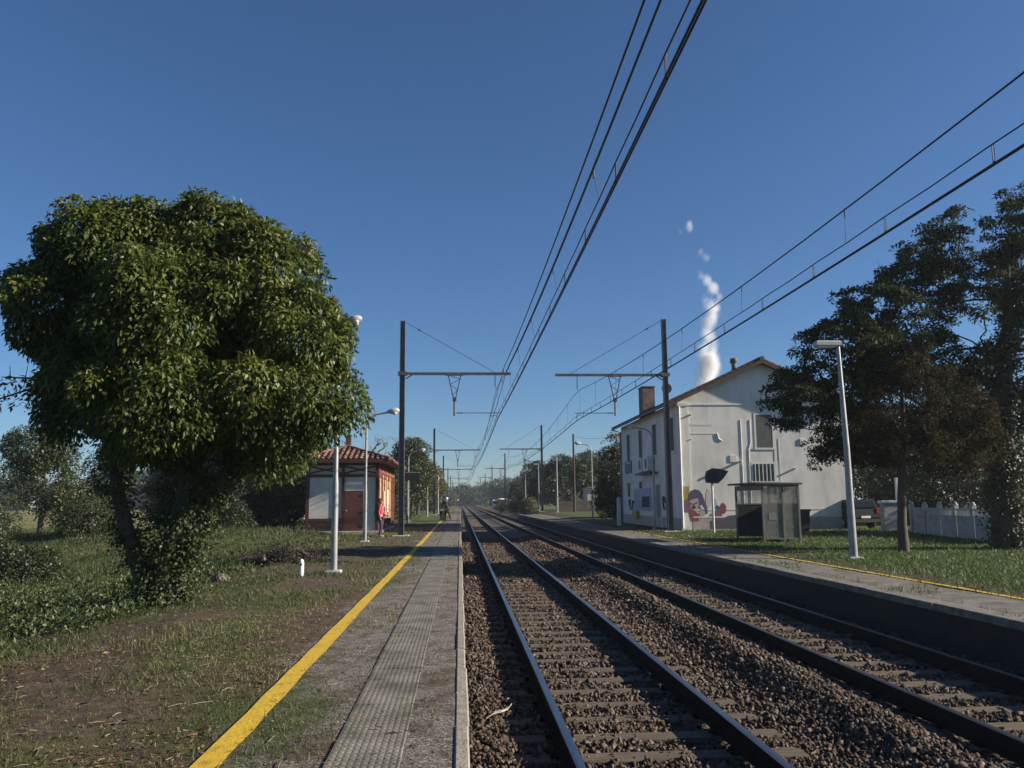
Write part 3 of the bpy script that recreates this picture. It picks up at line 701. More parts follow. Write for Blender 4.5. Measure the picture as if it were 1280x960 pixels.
# small white marker with red reflector
t = empty('marker_post', (-3.36, 18.2, gz(-3.36, 18.2)), 0, 'short white rounded marker post with red patch in the grass', 'marker post')
mb = MB(); mb.tube([(0, 0, -.1), (0, 0, .28), (0, 0, .325), (0, 0, .35)], [.052, .052, .042, .012], 14); mb.build('body', M('marker_white', (.78, .78, .76), (.66, .66, .63), rough=.45), t)
mb = MB(); mb.lathe([(.001, -.057), (.022, -.056), (.03, -.048)], (0.0, 0, .24), 10, axis='y'); mb.build('reflector', M('marker_red', (.5, .03, .03), rough=.4), t)

# ------------------------------------------------------------------ white station house (right)
BX0, BX1, BY0, BY1, BZ = 11.2, 20.0, 41.8, 57.0, .40
m_render = M('white_render', (.73, .70, .645), (.52, .495, .45), rough=.92, scale=.9, detail=12, bump=.15, bscale=30, lo=.28, hi=.58, stretch=(1.4, 1.4, .55))
m_trim = M('white_trim', (.72, .70, .65), (.62, .60, .56), rough=.85, scale=2)
m_base = M('stained_pink_base', (.46, .38, .34), (.34, .285, .25), rough=.95, scale=2, detail=8)
hb = empty('station_house', (BX0, BY0, BZ), 0, 'large two storey white rendered station house with tiled gable roof and graffiti', 'house')
WB = BX1-BX0; DB = BY1-BY0; EZ = 6.55; AZ = 8.55
mb = MB(); mb.prism([(0, 0, -.3), (WB, 0, -.3), (WB, 0, EZ), (WB/2, 0, AZ), (0, 0, EZ)], (0, DB, 0)); mb.build('wall', m_render, hb, fix=True)
mb = MB(); mb.box(.55, WB+.02, -.035, 0, -.3, .62); mb.box(-.03, .0, .02, DB, -.3, .6); mb.build('base_band', m_base, hb)
mb = MB()
mb.box(.0, .50, -.03, -.002, -.3, 6.32); mb.box(-.05, .58, -.07, -.002, 6.32, 6.46); mb.box(.58, WB, -.03, -.002, 6.36, 6.44)   # quoin, cornice
mb.box(.5, .55, -.022, -.002, .9, 5.95)
mb.box(.58, WB, -.015, -.002, .98, 1.04); mb.box(.58, WB, -.045, -.037, .62, .68)
mb.box(4.95, 5.02, -.012, -.002, 1.5, 4.6); mb.box(5.18, 5.25, -.012, -.002, 1.5, 4.6)
mb.box(.58, 1.75, -.010, -.002, 5.30, 5.42); mb.box(.58, 2.0, -.012, -.002, 4.86, 4.93)
mb.build('wall_trim', m_trim, hb)
mb = MB()
for px_ in (3.25, 3.62): mb.tube([(px_, .004, 1.2), (px_, .004, 4.1), (px_+(.12 if px_ > 3.4 else 0), .004, 4.4), (px_+(.12 if px_ > 3.4 else 0), .004, 5.6)], .028, 8)
mb.tube([(.03, -.07, 0.1), (.03, -.07, 6.3)], .05, 8)
mb.tube([(2.0, -.01, 4.9), (2.06, -.01, 4.62), (2.25, -.01, 4.5)], .03, 6)
mb.build('downpipe', m_trim, hb)
def window(x0, x1, z0, z1, name='window', shutter=True, bars=0):
    mb = MB(); mb.box(x0, x1, -.006, .03, z0, z1); wo = mb.build(name, M('dull_shutter', (.10, .105, .10), (.06, .062, .06), rough=.7, scale=4) if shutter else m_dkglass, hb)
    mb = MB()
    for a, b_, c_, d_ in ((x0-.1, x0, z0-.1, z1+.1), (x1, x1+.1, z0-.1, z1+.1), (x0, x1, z1, z1+.1)): mb.box(a, b_, -.014, -.002, c_, d_)
    mb.box(x0-.12, x1+.12, -.035, -.002, z0-.1, z0-.002) ; mb.build('frame', m_trim, wo)
    for k in range(bars):
        mb = MB(); xx = x0+(x1-x0)*(k+.5)/bars; mb.box(xx-.022, xx+.022, -.05, -.015, z0, z1); mb.build('bar', m_white, wo)
window(4.05, 4.90, 4.15, 5.85)
window(3.80, 5.0, 2.45, 3.32, shutter=False, bars=6)
# stub pipes that throw the long slanting shadows
for px_, pz_, L_, r_ in ((3.05, 3.42, .30, .065), (5.95, 3.05, .14, .05), (.62, 5.85, .10, .05), (.62, 4.6, .06, .03)):
    mb = MB(); mb.tube([(px_, 0, pz_), (px_, -L_, pz_)], [r_, r_], 12); mb.tube([(px_, -L_-.001, pz_), (px_, -L_-.004, pz_)], [r_*.7, r_*.7], 10, 1); mb.build('wall_pipe', [m_trim, m_black], hb)
mb = MB(); mb.box(2.62, 2.95, -.03, -.002, 3.42, 3.78, bev=.01); mb.build('meter_box', m_trim, hb)
mb = MB(); mb.box(6.35, 6.62, -.04, -.002, 4.3, 4.62, bev=.015); mb.build('alarm_box', m_trim, hb)
# roof: gable with overhang
OG, OE = .42, .55
sl_ = (AZ-EZ)/(WB/2)
def rz(x): return AZ-abs(x-WB/2)*sl_+.06
rf = MB()
for sgn in (-1, 1):
    xe = -OE if sgn < 0 else WB+OE
    P = [(xe, -OG, rz(xe)), (WB/2, -OG, rz(WB/2)), (WB/2, DB+OG, rz(WB/2)), (xe, DB+OG, rz(xe))]
    rf.prism(P, (0, 0, .09))
    e0, e1 = (xe, -OG-.02, rz(xe)+.10), (xe, DB+OG+.02, rz(xe)+.10)
    tile_slope(rf, e0, e1, Vector((WB/2-xe, 0, rz(WB/2)-rz(xe))), .26, .09)
rf.tube([(WB/2, -OG-.03, AZ+.2), (WB/2, DB+OG, AZ+.2)], .13, 8)
m_tile2 = M('weathered_brown_tile', (.17, .085, .055), (.085, .055, .042), rough=.95, scale=3, detail=8)
rfo = rf.build('roof', m_tile2, hb, fix=False)
mb = MB()
for sgn in (-1, 1):
    xe = -OE if sgn < 0 else WB+OE
    mb.prism([(xe, -OG-.025, rz(xe)-.10), (WB/2, -OG-.025, rz(WB/2)-.10), (WB/2, -OG-.025, rz(WB/2)+.085), (xe, -OG-.025, rz(xe)+.085)], (0, .024, 0))
mb.build('verge_board', M('weathered_soffit', (.085, .065, .05), rough=.9), rfo, fix=True)
mb = MB(); zc = rz(1.0)
mb.box(.70, 1.50, 11.2, 12.4, zc-.4, 8.85, bev=.02); mb.box(.66, 1.54, 11.16, 12.44, 8.85, 8.91)
mb.build('chimney', M('patchy_brick', (.20, .155, .125), (.085, .06, .048), rough=.95, scale=2.2, detail=8), rfo)
mb = MB(); mb.tube([(3.25, .6, rz(3.25)), (3.25, .6, rz(3.25)+.55)], .13, 12); mb.tube([(3.25, .6, rz(3.25)+.55), (3.25, .6, rz(3.25)+.6), (3.25, .6, rz(3.25)+.82)], [.13, .2, .18], 12); mb.build('vent_stack', M('vent_pipe', (.17, .15, .13), rough=.8), rfo)
mb = MB(); mb.lathe([(.001, .10), (.2, .06), (.30, -.02), (.29, -.03), (.19, .04), (.001, .07)], (.45, 3.9, rz(.45)+.95), 16, axis='y'); mb.tube([(.45, 3.95, rz(.45)), (.45, 3.95, rz(.45)+2.3)], .025, 6); mb.tube([(.2, 3.95, rz(.45)+2.2), (.75, 3.95, rz(.45)+2.2)], .015, 5); mb.build('satellite_dish', M('dish_grey', (.16, .15, .15), rough=.5), rfo)
mb = MB(); mb.tube([(-OE-.06, -OG, rz(-OE)+.05), (-OE-.06, DB+OG, rz(-OE)+.05)], .05, 8); mb.tube([(-OE-.06, DB, rz(-OE)), (-.08, DB-.1, EZ-.35), (-.08, DB-.1, .1)], .05, 8); mb.build('gutter', M('zinc', (.2, .2, .2), rough=.5, metal=.4), hb)
# track side openings (local y along the wall)
def side_open(name, y0, y1, z0, z1, mat_, depth=.012, frame=True):
    mb = MB(); mb.box(-depth, .03, y0, y1, z0, z1); o = mb.build(name, mat_, hb)
    if frame:
        mb = MB(); mb.box(-.045, -.002, y0-.12, y0, z0-.1, z1+.1); mb.box(-.045, -.002, y1, y1+.12, z0-.1, z1+.1); mb.box(-.045, -.002, y0, y1, z1, z1+.12); mb.box(-.07, -.002, y0-.16, y1+.16, z0-.16, z0-.1); mb.build('frame', m_trim, o)
m_shut = M('dull_green_shutter', (.075, .085, .07), (.055, .06, .05), rough=.8, scale=6)
for yc in (1.35, 5.25, 9.0, 12.7): side_open('window', yc-.48, yc+.48, 4.1, 5.85, m_shut)
for yc in (12.9, 9.3): side_open('window', yc-.42, yc+.42, 1.75, 2.65, m_dkglass)
side_open('door', 4.2, 5.3, .0, 2.4, M('grey_blue_door', (.20, .23, .26), rough=.6)); side_open('door', 1.7, 2.8, .0, 2.5, M('pale_blue_door', (.26, .30, .34), rough=.6))
for yy_ in (6.1, 7.75):
    mb = MB(); mb.box(-.42, -.06, yy_-.62, yy_+.62, 3.18, 4.05, bev=.03); a_ = mb.build('air_conditioner', m_white, hb)
    mb = MB(); mb.lathe([(.001, -.432), (.30, -.43), (.33, -.421)], (0, yy_-.1, 3.62), 16, axis='x'); mb.build('fan_grille', M('grille_grey', (.2, .2, .2)), a_)
mb = MB(); mb.box(-.5, -.002, 4.7, 8.6, 3.02, 3.12); mb.build('shelf', M('shelf_dark', (.1, .09, .085)), hb)
mb = MB(); mb.box(-.06, -.003, 11.9, 13.9, 3.3, 4.1, bev=.01); mb.build('green_wall_sign', M('sign_green', (.06, .13, .10), rough=.5), hb)
mb = MB(); mb.box(-.05, -.003, 6.6, 11.2, .9, 2.25, bev=.01); nb = mb.build('notice_panel', M('panel_bluewhite', (.42, .44, .50), (.3, .32, .40), scale=1.5), hb)
mb = MB(); mb.box(-.07, -.051, 6.9, 8.9, 1.1, 1.75); mb.build('dark_screen', M('navy_panel', (.025, .03, .06)), nb)
mb = MB(); mb.box(-.22, -.04, 9.9, 11.2, .4, .85, bev=.02); mb.build('yellow_box', M('yellow_box', (.42, .36, .04), rough=.5), hb)
# graffiti, painted on the wall as thin coats
def coat(name, pts, mat_, y=-.004, side=False, th=.0025):
    mb = MB()
    if not side and min(a for a, _ in pts) > .5: pts = [(.36+(a-.62)*.735, b_ if b_ < .9 else .9+(b_-.9)*.83) for a, b_ in pts]
    P = [(y, a, b_) for a, b_ in pts] if side else [(a, y, b_) for a, b_ in pts]
    mb.prism(P, (-th, 0, 0) if side else (0, -th, 0)); return mb.build(name, mat_, hb, fix=True)
def blob(cx, cz, rx, rz_, n_=18, a0=0, a1=2*math.pi, wob=.06):
    return [(cx+rx*math.cos(a0+(a1-a0)*k/n_)*(1+random.uniform(-wob, wob)), cz+rz_*math.sin(a0+(a1-a0)*k/n_)*(1+random.uniform(-wob, wob))) for k in range(n_)]
g_blue = M('graffiti_violet', (.085, .07, .15), (.07, .055, .115), rough=.8, scale=4); g_red = M('graffiti_red', (.25, .06, .065), (.19, .05, .055), rough=.8, scale=4)
g_pink = M('graffiti_pink', (.46, .34, .33), (.40, .29, .28), rough=.8, scale=4); g_dark = M('graffiti_black', (.03, .025, .035), rough=.8); g_pur = M('graffiti_mauve', (.17, .10, .13), (.16, .08, .12), rough=.8, scale=3); g_yel = M('graffiti_ochre', (.4, .3, .06), rough=.8)
coat('graffiti_hair', [(.62, 1.62), (.66, 1.95), (.85, 2.2), (1.1, 2.3), (1.4, 2.22), (1.6, 2.0), (1.75, 1.6), (1.9, 1.2), (1.95, .85), (1.75, .75), (1.7, 1.1), (1.55, 1.35), (1.4, 1.3), (1.3, 1.75), (1.0, 1.75), (.75, 1.6)], g_blue, -.038)
coat('graffiti_face', [(.72, 1.55), (1.0, 1.72), (1.28, 1.72), (1.35, 1.3), (1.2, 1.05), (1.0, .98), (.8, 1.1), (.74, 1.3)], g_pink, -.036)
coat('graffiti_eyes', [(.72, 1.48), (.95, 1.38), (1.0, 1.42), (1.25, 1.52), (1.26, 1.45), (1.0, 1.34), (.72, 1.4)], g_dark, -.040)
coat('graffiti_mouth', blob(.98, 1.2, .13, .11), g_dark, -.040)
coat('graffiti_top', [(.68, .70), (.66, 1.0), (.78, 1.12), (1.0, .98), (1.25, .85), (1.3, .72), (1.3, .45), (.8, .45)], g_red, -.037)
coat('graffiti_hand', [(1.35, .9), (1.55, 1.05), (1.7, .9), (1.72, .6), (1.5, .52), (1.4, .65)], g_pink, -.037)
coat('graffiti_spray', blob(2.05, 1.7, .22, .55, wob=.2), M('graffiti_haze', (.52, .44, .42), (.56, .50, .46), rough=.9, scale=12))
coat('graffiti_figure', [(2.25, .7), (2.5, .95), (2.75, 1.0), (2.95, .85), (2.9, .2), (2.3, .2)], g_pur, -.037)
coat('graffiti_scrawl', [(2.3, 1.1), (2.4, 1.5), (2.5, 1.75), (2.6, 1.6), (2.65, 1.3), (2.85, 1.05), (2.6, 1.0)], M('graffiti_grey', (.28, .27, .26), (.5, .48, .45), scale=9))
coat('graffiti_ball', blob(3.02, 1.12, .24, .33, wob=.03), g_red, -.039)
coat('graffiti_dark_patch', [(2.2, .1), (2.2, .5), (3.0, .58), (3.4, .72), (4.2, .75), (4.2, .1)], M('graffiti_slate', (.09, .085, .11), rough=.8), -.049)  # low dark slate patch along the foot of the wall
coat('graffiti_stripe', [(.12, .9), (.12, 2.2), (.42, 2.2), (.42, .9)], g_yel, -.033)
coat('graffiti_stripe', [(.10, .9), (.10, 1.5), (.44, 1.6), (.44, .9)], g_pur, -.036)
for (y0_, z0_, s_) in ((11.4, .7, 1), (12.6, .9, .8), (3.3, 1.0, .8), (5.7, .8, .7)):
    for k in range(3):
        a0 = random.uniform(0, 6); pts = [(y0_+s_*(.5*math.cos(a0+t_)*(1-.08*t_)+.1*k), z0_+.35+s_*.45*math.sin(a0+1.3*t_)) for t_ in np.linspace(0, 3.4, 9)]
        inner = [(a_+.07, b_+.07) for a_, b_ in reversed(pts)]
        mb = MB(); mb.tube([(-.012, a_, b_) for a_, b_ in pts], .03, 4); mb.build('graffiti_tag', g_dark if k != 1 else g_blue, hb)

# black hooded mirror on a white post
mx_, my_ = 11.75, 38.3
t = empty('platform_mirror', (mx_, my_, gz(mx_, my_)), R(-12), 'black hooded mirror box on a white post in front of the graffiti', 'mirror')
mb = MB(); mb.tube([(0, 0, -.1), (0, 0, 2.35)], .05, 12); mb.build('post', M('post_white', (.62, .62, .60), (.5, .5, .48), rough=.5), t)
mb = MB(); mb.prism([(-.28, -.28, 2.32), (.26, -.28, 2.28), (.52, -.3, 2.52), (.74, -.3, 2.84), (.36, -.28, 2.95), (.02, -.28, 2.99), (-.24, -.28, 2.86), (-.33, -.28, 2.6)], (0, .5, 0)); hd = mb.build('hood', M('navy_black_hood', (.03, .035, .055), (.02, .024, .035), rough=.4), t, fix=True)
mb = MB(); mb.lathe([(.001, -.305), (.14, -.3), (.24, -.284)], (.02, 0, 2.62), 18, axis='y'); mb.build('mirror_back', m_black, hd)
mb = MB(); mb.bar((0, 0, 2.2), (.1, 0, 2.4), .05, .05); mb.build('bracket', m_galv, t)

# ------------------------------------------------------------------ glazed waiting shelter
SX0, SX1, SY0, SY1 = 10.95, 12.28, 29.7, 32.6; sz = gz(11.5, 30.5)
t = empty('waiting_shelter', (SX0, SY0, sz), 0, 'small grey glazed waiting shelter with flat roof on the lawn', 'waiting shelter')
wx, dy = SX1-SX0, SY1-SY0
m_frame = M('shelter_frame', (.20, .19, .165), (.13, .125, .11), rough=.6); m_film = glass('grubby_glass', (.27, .262, .24), .52); m_clear = glass('worn_glass', (.25, .27, .27), .28)
mb = MB(); mb.prism([(-.28, -.12, 2.08), (wx+.12, -.12, 2.05), (wx+.12, -.12, 2.115), (-.28, -.12, 2.145)], (0, dy+.24, 0)); mb.build('roof', M('shelter_roof', (.075, .07, .065), rough=.7), t, fix=True)
mb = MB()
for x_ in (0, wx):
    for y_ in (0, dy): mb.box(x_-.035, x_+.035, y_-.035, y_+.035, -.1, 2.05)
mb.box(wx*.56-.03, wx*.56+.03, -.03, .03, 0, 2.05); mb.box(.035, wx-.035, -.028, .028, 2.0, 2.05); mb.box(.035, wx-.035, -.028, .028, .10, .14)
mb.box(-.028, .028, .035, dy-.035, 1.86, 2.05); mb.box(wx-.028, wx+.028, .035, dy-.035, 1.32, 1.37); mb.box(wx-.028, wx+.028, .035, dy-.035, 1.98, 2.05)
mb.build('frame', m_frame, t)
mb = MB(); mb.box(.037, wx*.56-.032, -.006, .006, .142, 1.998); mb.box(wx*.56+.032, wx-.037, -.006, .006, .142, 1.998); mb.build('end_pane', m_film, t)
mb = MB(); mb.box(.04, wx-.04, dy-.006, dy+.006, 1.372, 1.978); mb.build('far_end_pane', m_clear, t)
mb = MB(); mb.box(.04, wx-.04, dy-.012, dy+.012, .1, 1.318); mb.build('far_end_panel', M('dark_end_panel', (.055, .057, .06), rough=.5), t)
mb = MB(); mb.box(.037, wx-.037, dy-.028, dy+.028, 1.32, 1.37); mb.build('far_end_rail', m_frame, t)
mb = MB(); mb.box(wx-.006, wx+.006, .04, dy-.04, 1.372, 1.978); mb.build('back_pane', m_clear, t)
mb = MB(); mb.box(wx-.012, wx+.012, .04, dy-.04, .1, 1.318); mb.build('back_panel', M('dark_back_panel', (.035, .037, .04), rough=.5), t)
mb = MB(); mb.box(wx-.42, wx-.06, .3, dy-.3, .44, .49, bev=.01)
for y_ in (.5, dy-.5): mb.box(wx-.30, wx-.24, y_-.03, y_+.03, 0, .44)
mb.build('bench', M('bench_wood', (.09, .07, .055)), t)
mb = MB(); mb.box(.2, .48, -.012, -.007, .78, 1.05); mb.build('notice', M('faded_notice', (.28, .27, .27), (.12, .12, .12), scale=12), t)

# wheelie bin
t = empty('wheelie_bin', (15.6, 37.6, gz(15.6, 37.6)), R(8), 'dark wheelie bin between the glazed shelter and the white house wall', 'bin')
mb = MB(); mb.prism([(-.24, -.27, .06), (.24, -.27, .06), (.29, -.34, .95), (-.29, -.34, .95)], (0, .6, 0)); mb.build('body', M('bin_dark', (.025, .027, .035), rough=.5), t, fix=True)
mb = MB(); mb.box(-.33, .33, -.38, .34, .953, 1.05, bev=.03); mb.build('lid', m_black, t)
mb = MB(); mb.tube([(.30, -.1, .8), (.4, -.1, .78), (.41, -.1, .35), (.28, -.1, .3)], .02, 6); mb.build('handle', M('bin_blue', (.07, .08, .2)), t)
for s_ in (-.27, .27):
    mb = MB(); mb.lathe([(.001, -.03), (.1, -.03), (.1, .03), (.001, .03)], (s_, .22, .1), 12, axis='x'); mb.build('wheel', m_tyre, t)

# white post beside the house
t = empty('white_post', (9.75, 51, gz(9.75, 51)), 0, 'plain white post standing at the far corner of the white house', 'post')
mb = MB(); mb.box(-.1, .1, -.1, .1, -.1, 1.65, bev=.015); mb.build('shaft', m_white, t)
mb = MB(); mb.prism([(-.12, -.12, 1.652), (.12, -.12, 1.652), (0, -.12, 1.76)], (0, .24, 0)); mb.build('cap', m_white, t, fix=True)

# ------------------------------------------------------------------ white garden fence, gate pillar and car
m_fence = M('fence_white', (.40, .405, .385), (.25, .255, .245), rough=.7, scale=2.5, detail=8)
t = empty('white_fence', (19.9, 35.8, gz(19.9, 35.8)), 0, 'white picket topped board fence behind the trees on the lawn', 'fence')
A = Vector((0, 0, 0)); Bv = Vector((-1.75, -9.4, 0)); Lf = (Bv-A).length; d = (Bv-A)/Lf; nf = 6
for k in range(nf+1):
    c_ = A+d*Lf*k/nf; mb = MB(); mb.box(c_.x-.085, c_.x+.085, c_.y-.085, c_.y+.085, -.1, 1.5); mb.lathe([(.10, 1.50), (.10, 1.53), (.055, 1.545), (.075, 1.58), (.06, 1.62), (.001, 1.64)], (c_.x, c_.y, 0), 10); mb.build('fence_post', m_fence, t)
mb = MB()
for k in range(nf):
    a_ = A+d*(Lf*k/nf+.09); b_ = A+d*(Lf*(k+1)/nf-.09); L_ = (b_-a_).length; nb_ = 11
    for j in range(nb_):
        p0 = a_+(b_-a_)*(j+.03)/nb_; p1 = a_+(b_-a_)*(j+.97)/nb_; c_ = (p0+p1)/2
        mb.bar((c_.x, c_.y, .08), (c_.x, c_.y, .98), .02, L_/nb_*.95)
        mb.bar((c_.x, c_.y, 1.0), (c_.x, c_.y, 1.30+.0), .02, L_/nb_*.5)
    for zz in (.06, .99, 1.3): mb.bar(a_+Vector((-.03, 0, zz)), b_+Vector((-.03, 0, zz)), .05, .08)
mb.build('board_panel', m_fence, t)
t.scale = (1, 1, .84)
t = empty('gate_pillar', (20.55, 38.6, gz(20.5, 38.6)), 0, 'pale grey gate pillar with cap between the car and the white fence', 'gate pillar')
mb = MB(); mb.box(-.55, .45, -.2, .2, -.1, 1.28, bev=.02); mb.build('pillar', M('pillar_grey', (.34, .345, .34), (.26, .265, .26), rough=.8), t)
mb = MB(); mb.box(-.62, .52, -.26, .26, 1.282, 1.42, bev=.03); mb.build('cap', m_white, t)
mb = MB(); mb.box(.2, .36, -.08, .08, 1.422, 2.5); mb.build('upper_post', m_white, t)
def car(loc, rz_, body, label, group=None, van=False, small=False):
    t = empty('parked_car' if not van else 'parked_van', loc, rz_, label, 'car' if not van else 'van', group)
    if van: prof = [(-2.4, .3), (-2.42, 1.0), (-2.38, 2.3), (-2.2, 2.42), (1.1, 2.42), (1.35, 2.3), (1.75, 1.35), (2.35, 1.15), (2.45, .9), (2.45, .3)]
    else: prof = [(-2.0, .32), (-2.08, .6), (-2.02, .98), (-1.72, 1.42), (-1.45, 1.48), (.1, 1.47), (.45, 1.36), (.95, .98), (1.75, .86), (2.02, .66), (2.05, .32)]
    wd = .86 if not van else .98
    mb = MB(); n_ = len(prof); P = []
    for yy_, ins, in ((-wd, .0), (-wd+.05, -1), (wd-.05, -1), (wd, 0)):
        for (a, b_) in prof:
            tum = .16*max(0, (b_-.95))
            yv = yy_*(1-tum) if True else yy_
            s_ = 1.0 if ins else .975
            P.append((a*s_, yv, .32+(b_-.32)*s_))
    F = []
    for k in range(3):
        for j in range(n_): F.append((k*n_+j, k*n_+(j+1) % n_, (k+1)*n_+(j+1) % n_, (k+1)*n_+j))
    F += [tuple(range(n_)), tuple(range(4*n_-1, 3*n_-1, -1))]
    mb.add(P, F, 0, False); bo = mb.build('body', body, t, fix=True)
    if van: gl = [((1.32, 2.2), (1.72, 1.42), 1), ]
    mb = MB()
    if van:
        for s_ in (-1, 1): mb.prism([(.3, s_*(wd*.80+.0), 2.2), (1.2, s_*wd*.80, 2.2), (1.6, s_*wd*.90, 1.4), (.3, s_*wd*.90, 1.4)], (0, s_*.12, 0))
        mb.prism([(1.42, -.75, 2.15), (1.74, -.8, 1.42), (1.74, .8, 1.42), (1.42, .75, 2.15)], (.04, 0, .03)); mb.box(-2.44, -2.40, -.7, .7, 1.35, 2.1)
    else:
        for s_ in (-1, 1): mb.prism([(-1.62, s_*wd*.915, 1.36), (.18, s_*wd*.915, 1.37), (.68, s_*wd*.97, 1.02), (-1.75, s_*wd*.97, 1.02)], (0, s_*.02, 0))
        mb.prism([(-2.01, -.66, 1.06), (-1.78, -.6, 1.38), (-1.78, .6, 1.38), (-2.01, .66, 1.06)], (-.03, 0, .02)); mb.prism([(.47, -.62, 1.36), (.93, -.7, 1.02), (.93, .7, 1.02), (.47, .62, 1.36)], (.02, 0, .03))
    mb.build('glazing', m_dkglass, t, fix=True)
    for x_ in (-1.3, 1.3):
        for s_ in (-1, 1):
            mb = MB(); mb.lathe([(.001, -.1), (.25, -.1), (.32, -.08), (.32, .08), (.25, .1), (.001, .1)], (x_, s_*(wd-.08), .32), 18, axis='y'); wo = mb.build('wheel', m_tyre, t)
            mb = MB(); mb.lathe([(.001, s_*.108), (.19, s_*.106), (.2, s_*.09)], (x_, s_*(wd-.08), .32), 12, axis='y'); mb.build('rim', m_chrome, wo)
    for s_ in (-1, 1):
        xb = -2.06 if not van else -2.44
        mb = MB(); mb.box(xb-.02, xb+.12, s_*.72-.1, s_*.72+.1, .78, 1.02); mb.build('tail_light', M('tail_red', (.28, .015, .015), rough=.3), t)
        mb = MB(); xf_ = 1.92 if not van else 2.36; mb.box(xf_, xf_+.08, s_*.62-.12, s_*.62+.12, .66, .8); mb.build('headlight', m_lens, t)
    mb = MB(); xb = -2.1 if not van else -2.46; mb.box(xb-.0, xb+.012, -.26, .26, .55, .66); mb.build('number_plate', m_white, t)
    mb = MB(); mb.box(xb+.0, xb+.2, -.8, .8, .34, .5); mb.build('bumper', m_black, t)
    return t
car((20.2, 43.2, gz(20.2, 43.2)), R(97), M('car_dark_blue', (.012, .014, .02), (.010, .012, .017), rough=.3), 'dark car with red tail light parked behind the tree beside the white house')
m_vw = M('van_white', (.75, .75, .74), (.68, .68, .67), rough=.3)
for (x_, y_, rz_, lab) in ((8.9, 208, 88, 'leftmost of the far white vans parked beyond the tracks'), (11.6, 206, 20, 'far white van in the middle of the three parked beyond the tracks'), (14.5, 203, 10, 'rightmost far white van, half hidden by the pointed dark trees')):
    car((x_, y_, gz(x_, y_)), R(rz_), m_vw, lab, 'white vans parked beyond the tracks', van=True)
# far white marker board
t = empty('trackside_marker', (-.55, 232, gz(-.55, 232)), 0, 'tiny white marker board at the vanishing point of the left track', 'marker board')
mb = MB(); mb.box(-.22, .22, -.03, .03, 2.45, 2.95, bev=.01); mb.build('board', m_white, t); mb = MB(); mb.tube([(0, .04, 0), (0, .04, 2.6)], .05, 8); mb.build('post', m_steel, t)

# small cream hut and brown fence far right
t = empty('small_hut', (14.1, 92, gz(14.1, 92)), 0, 'small cream hut with one dark window behind the brown fence', 'hut')
mb = MB(); mb.box(0, 2.0, 0, 3, -.2, 2.5); mb.build('wall', M('hut_cream', (.55, .50, .43), (.46, .42, .36), rough=.9), t)
mb = MB(); mb.prism([(-.2, -.2, 2.5), (2.2, -.2, 2.5), (1.0, -.2, 2.85)], (0, 3.4, 0)); mb.build('roof', m_tile, t, fix=True)
mb = MB(); mb.box(1.25, 1.65, -.03, .0, 1.2, 1.75); wo = mb.build('window', m_dkglass, t); mb = MB(); mb.box(1.19, 1.71, -.06, -.002, 1.13, 1.198); mb.build('sill', m_trim, wo)
t = empty('brown_fence', (10.6, 90.5, gz(10.6, 90.5)), 0, 'low brown board fence in front of the small cream hut', 'fence')
mb = MB(); k = 0; x_ = 0.0
while x_ < 5.6: mb.box(x_, x_+.18, -.02, .02, .02, 1.15+random.uniform(-.04, .04)); x_ += .2
mb.build('boards', M('fence_brown', (.16, .11, .08), (.09, .065, .05), rough=.9, scale=2), t)
mb = MB()
for x_ in (0, 1.8, 3.6, 5.5): mb.box(x_-.06, x_+.06, .022, .14, -.1, 1.25)
mb.build('fence_post', m_concrete, t)

# ------------------------------------------------------------------ foliage
def unit(v): return v/np.maximum(np.linalg.norm(v, axis=-1, keepdims=True), 1e-9)
def leaves_obj(name, P, O, L, Wd, mat, parent, droop=.6, jit=.6, tint=None, face=.7):
    """P leaf positions, O outward directions"""
    n_ = len(P); rnd = RNG.normal(size=(n_, 3))
    D = unit(O*.55+np.array([0, 0, -1.0])*droop+rnd*jit*.8)
    N = unit(O*face+np.array([0, 0, .35])+RNG.normal(size=(n_, 3))*.55)
    Sd = unit(np.cross(D, N)); N = np.cross(Sd, D)
    l_ = (L*RNG.uniform(.65, 1.25, n_))[:, None]; w_ = (Wd*RNG.uniform(.7, 1.25, n_))[:, None]
    V = np.stack([P, P+D*l_*.45+Sd*w_*.5+N*w_*.18, P+D*l_-N*l_*.10, P+D*l_*.45-Sd*w_*.5+N*w_*.18], 1).reshape(-1, 3)
    if tint is None: tint = np.clip(RNG.normal(.45, .2, n_), 0, 1)
    return quads_obj(name, V, n_, mat, parent, {'tint': ('FACE', tint)})
def grow(trunk, targets, step=.4, jit=.1, pen=.35):
    pos = [np.array(p, float) for p in trunk]; par = [-1]+list(range(len(trunk)-1)); nt_ = len(trunk); pl = [0.0]
    for i in range(1, nt_): pl.append(pl[-1]+np.linalg.norm(pos[i]-pos[i-1]))
    A = np.array(pos); Pl = np.array(pl)
    top = np.array(trunk[len(trunk)//2]); order = np.argsort(np.linalg.norm(targets-top, axis=1))
    ends = []
    for ti in order:
        t_ = targets[ti]; dd = np.linalg.norm(A-t_, axis=1); cst = dd+pen*Pl+1.2*np.maximum(0, A[:, 2]-t_[2]); cst[:nt_//3] += 2; j = int(np.argmin(cst))
        k = max(1, int(dd[j]/step)); p0 = A[j].copy(); last = j; newp = []; bow = np.array([0, 0, .10*dd[j]])
        for s_ in range(1, k+1):
            f_ = s_/k; pp = p0+(t_-p0)*f_+bow*4*f_*(1-f_)*.6+(RNG.normal(size=3)*jit*step if s_ < k else 0)
            par.append(last); last = len(par)-1; newp.append(pp); Pl = np.append(Pl, Pl[par[-1]]+step)
        A = np.concatenate([A, np.array(newp)]); ends.append(last)
    cnt = np.zeros(len(A))
    for e_ in ends:
        j = e_
        while j >= 0: cnt[j] += 1; j = par[j]
    return A, par, cnt, nt_
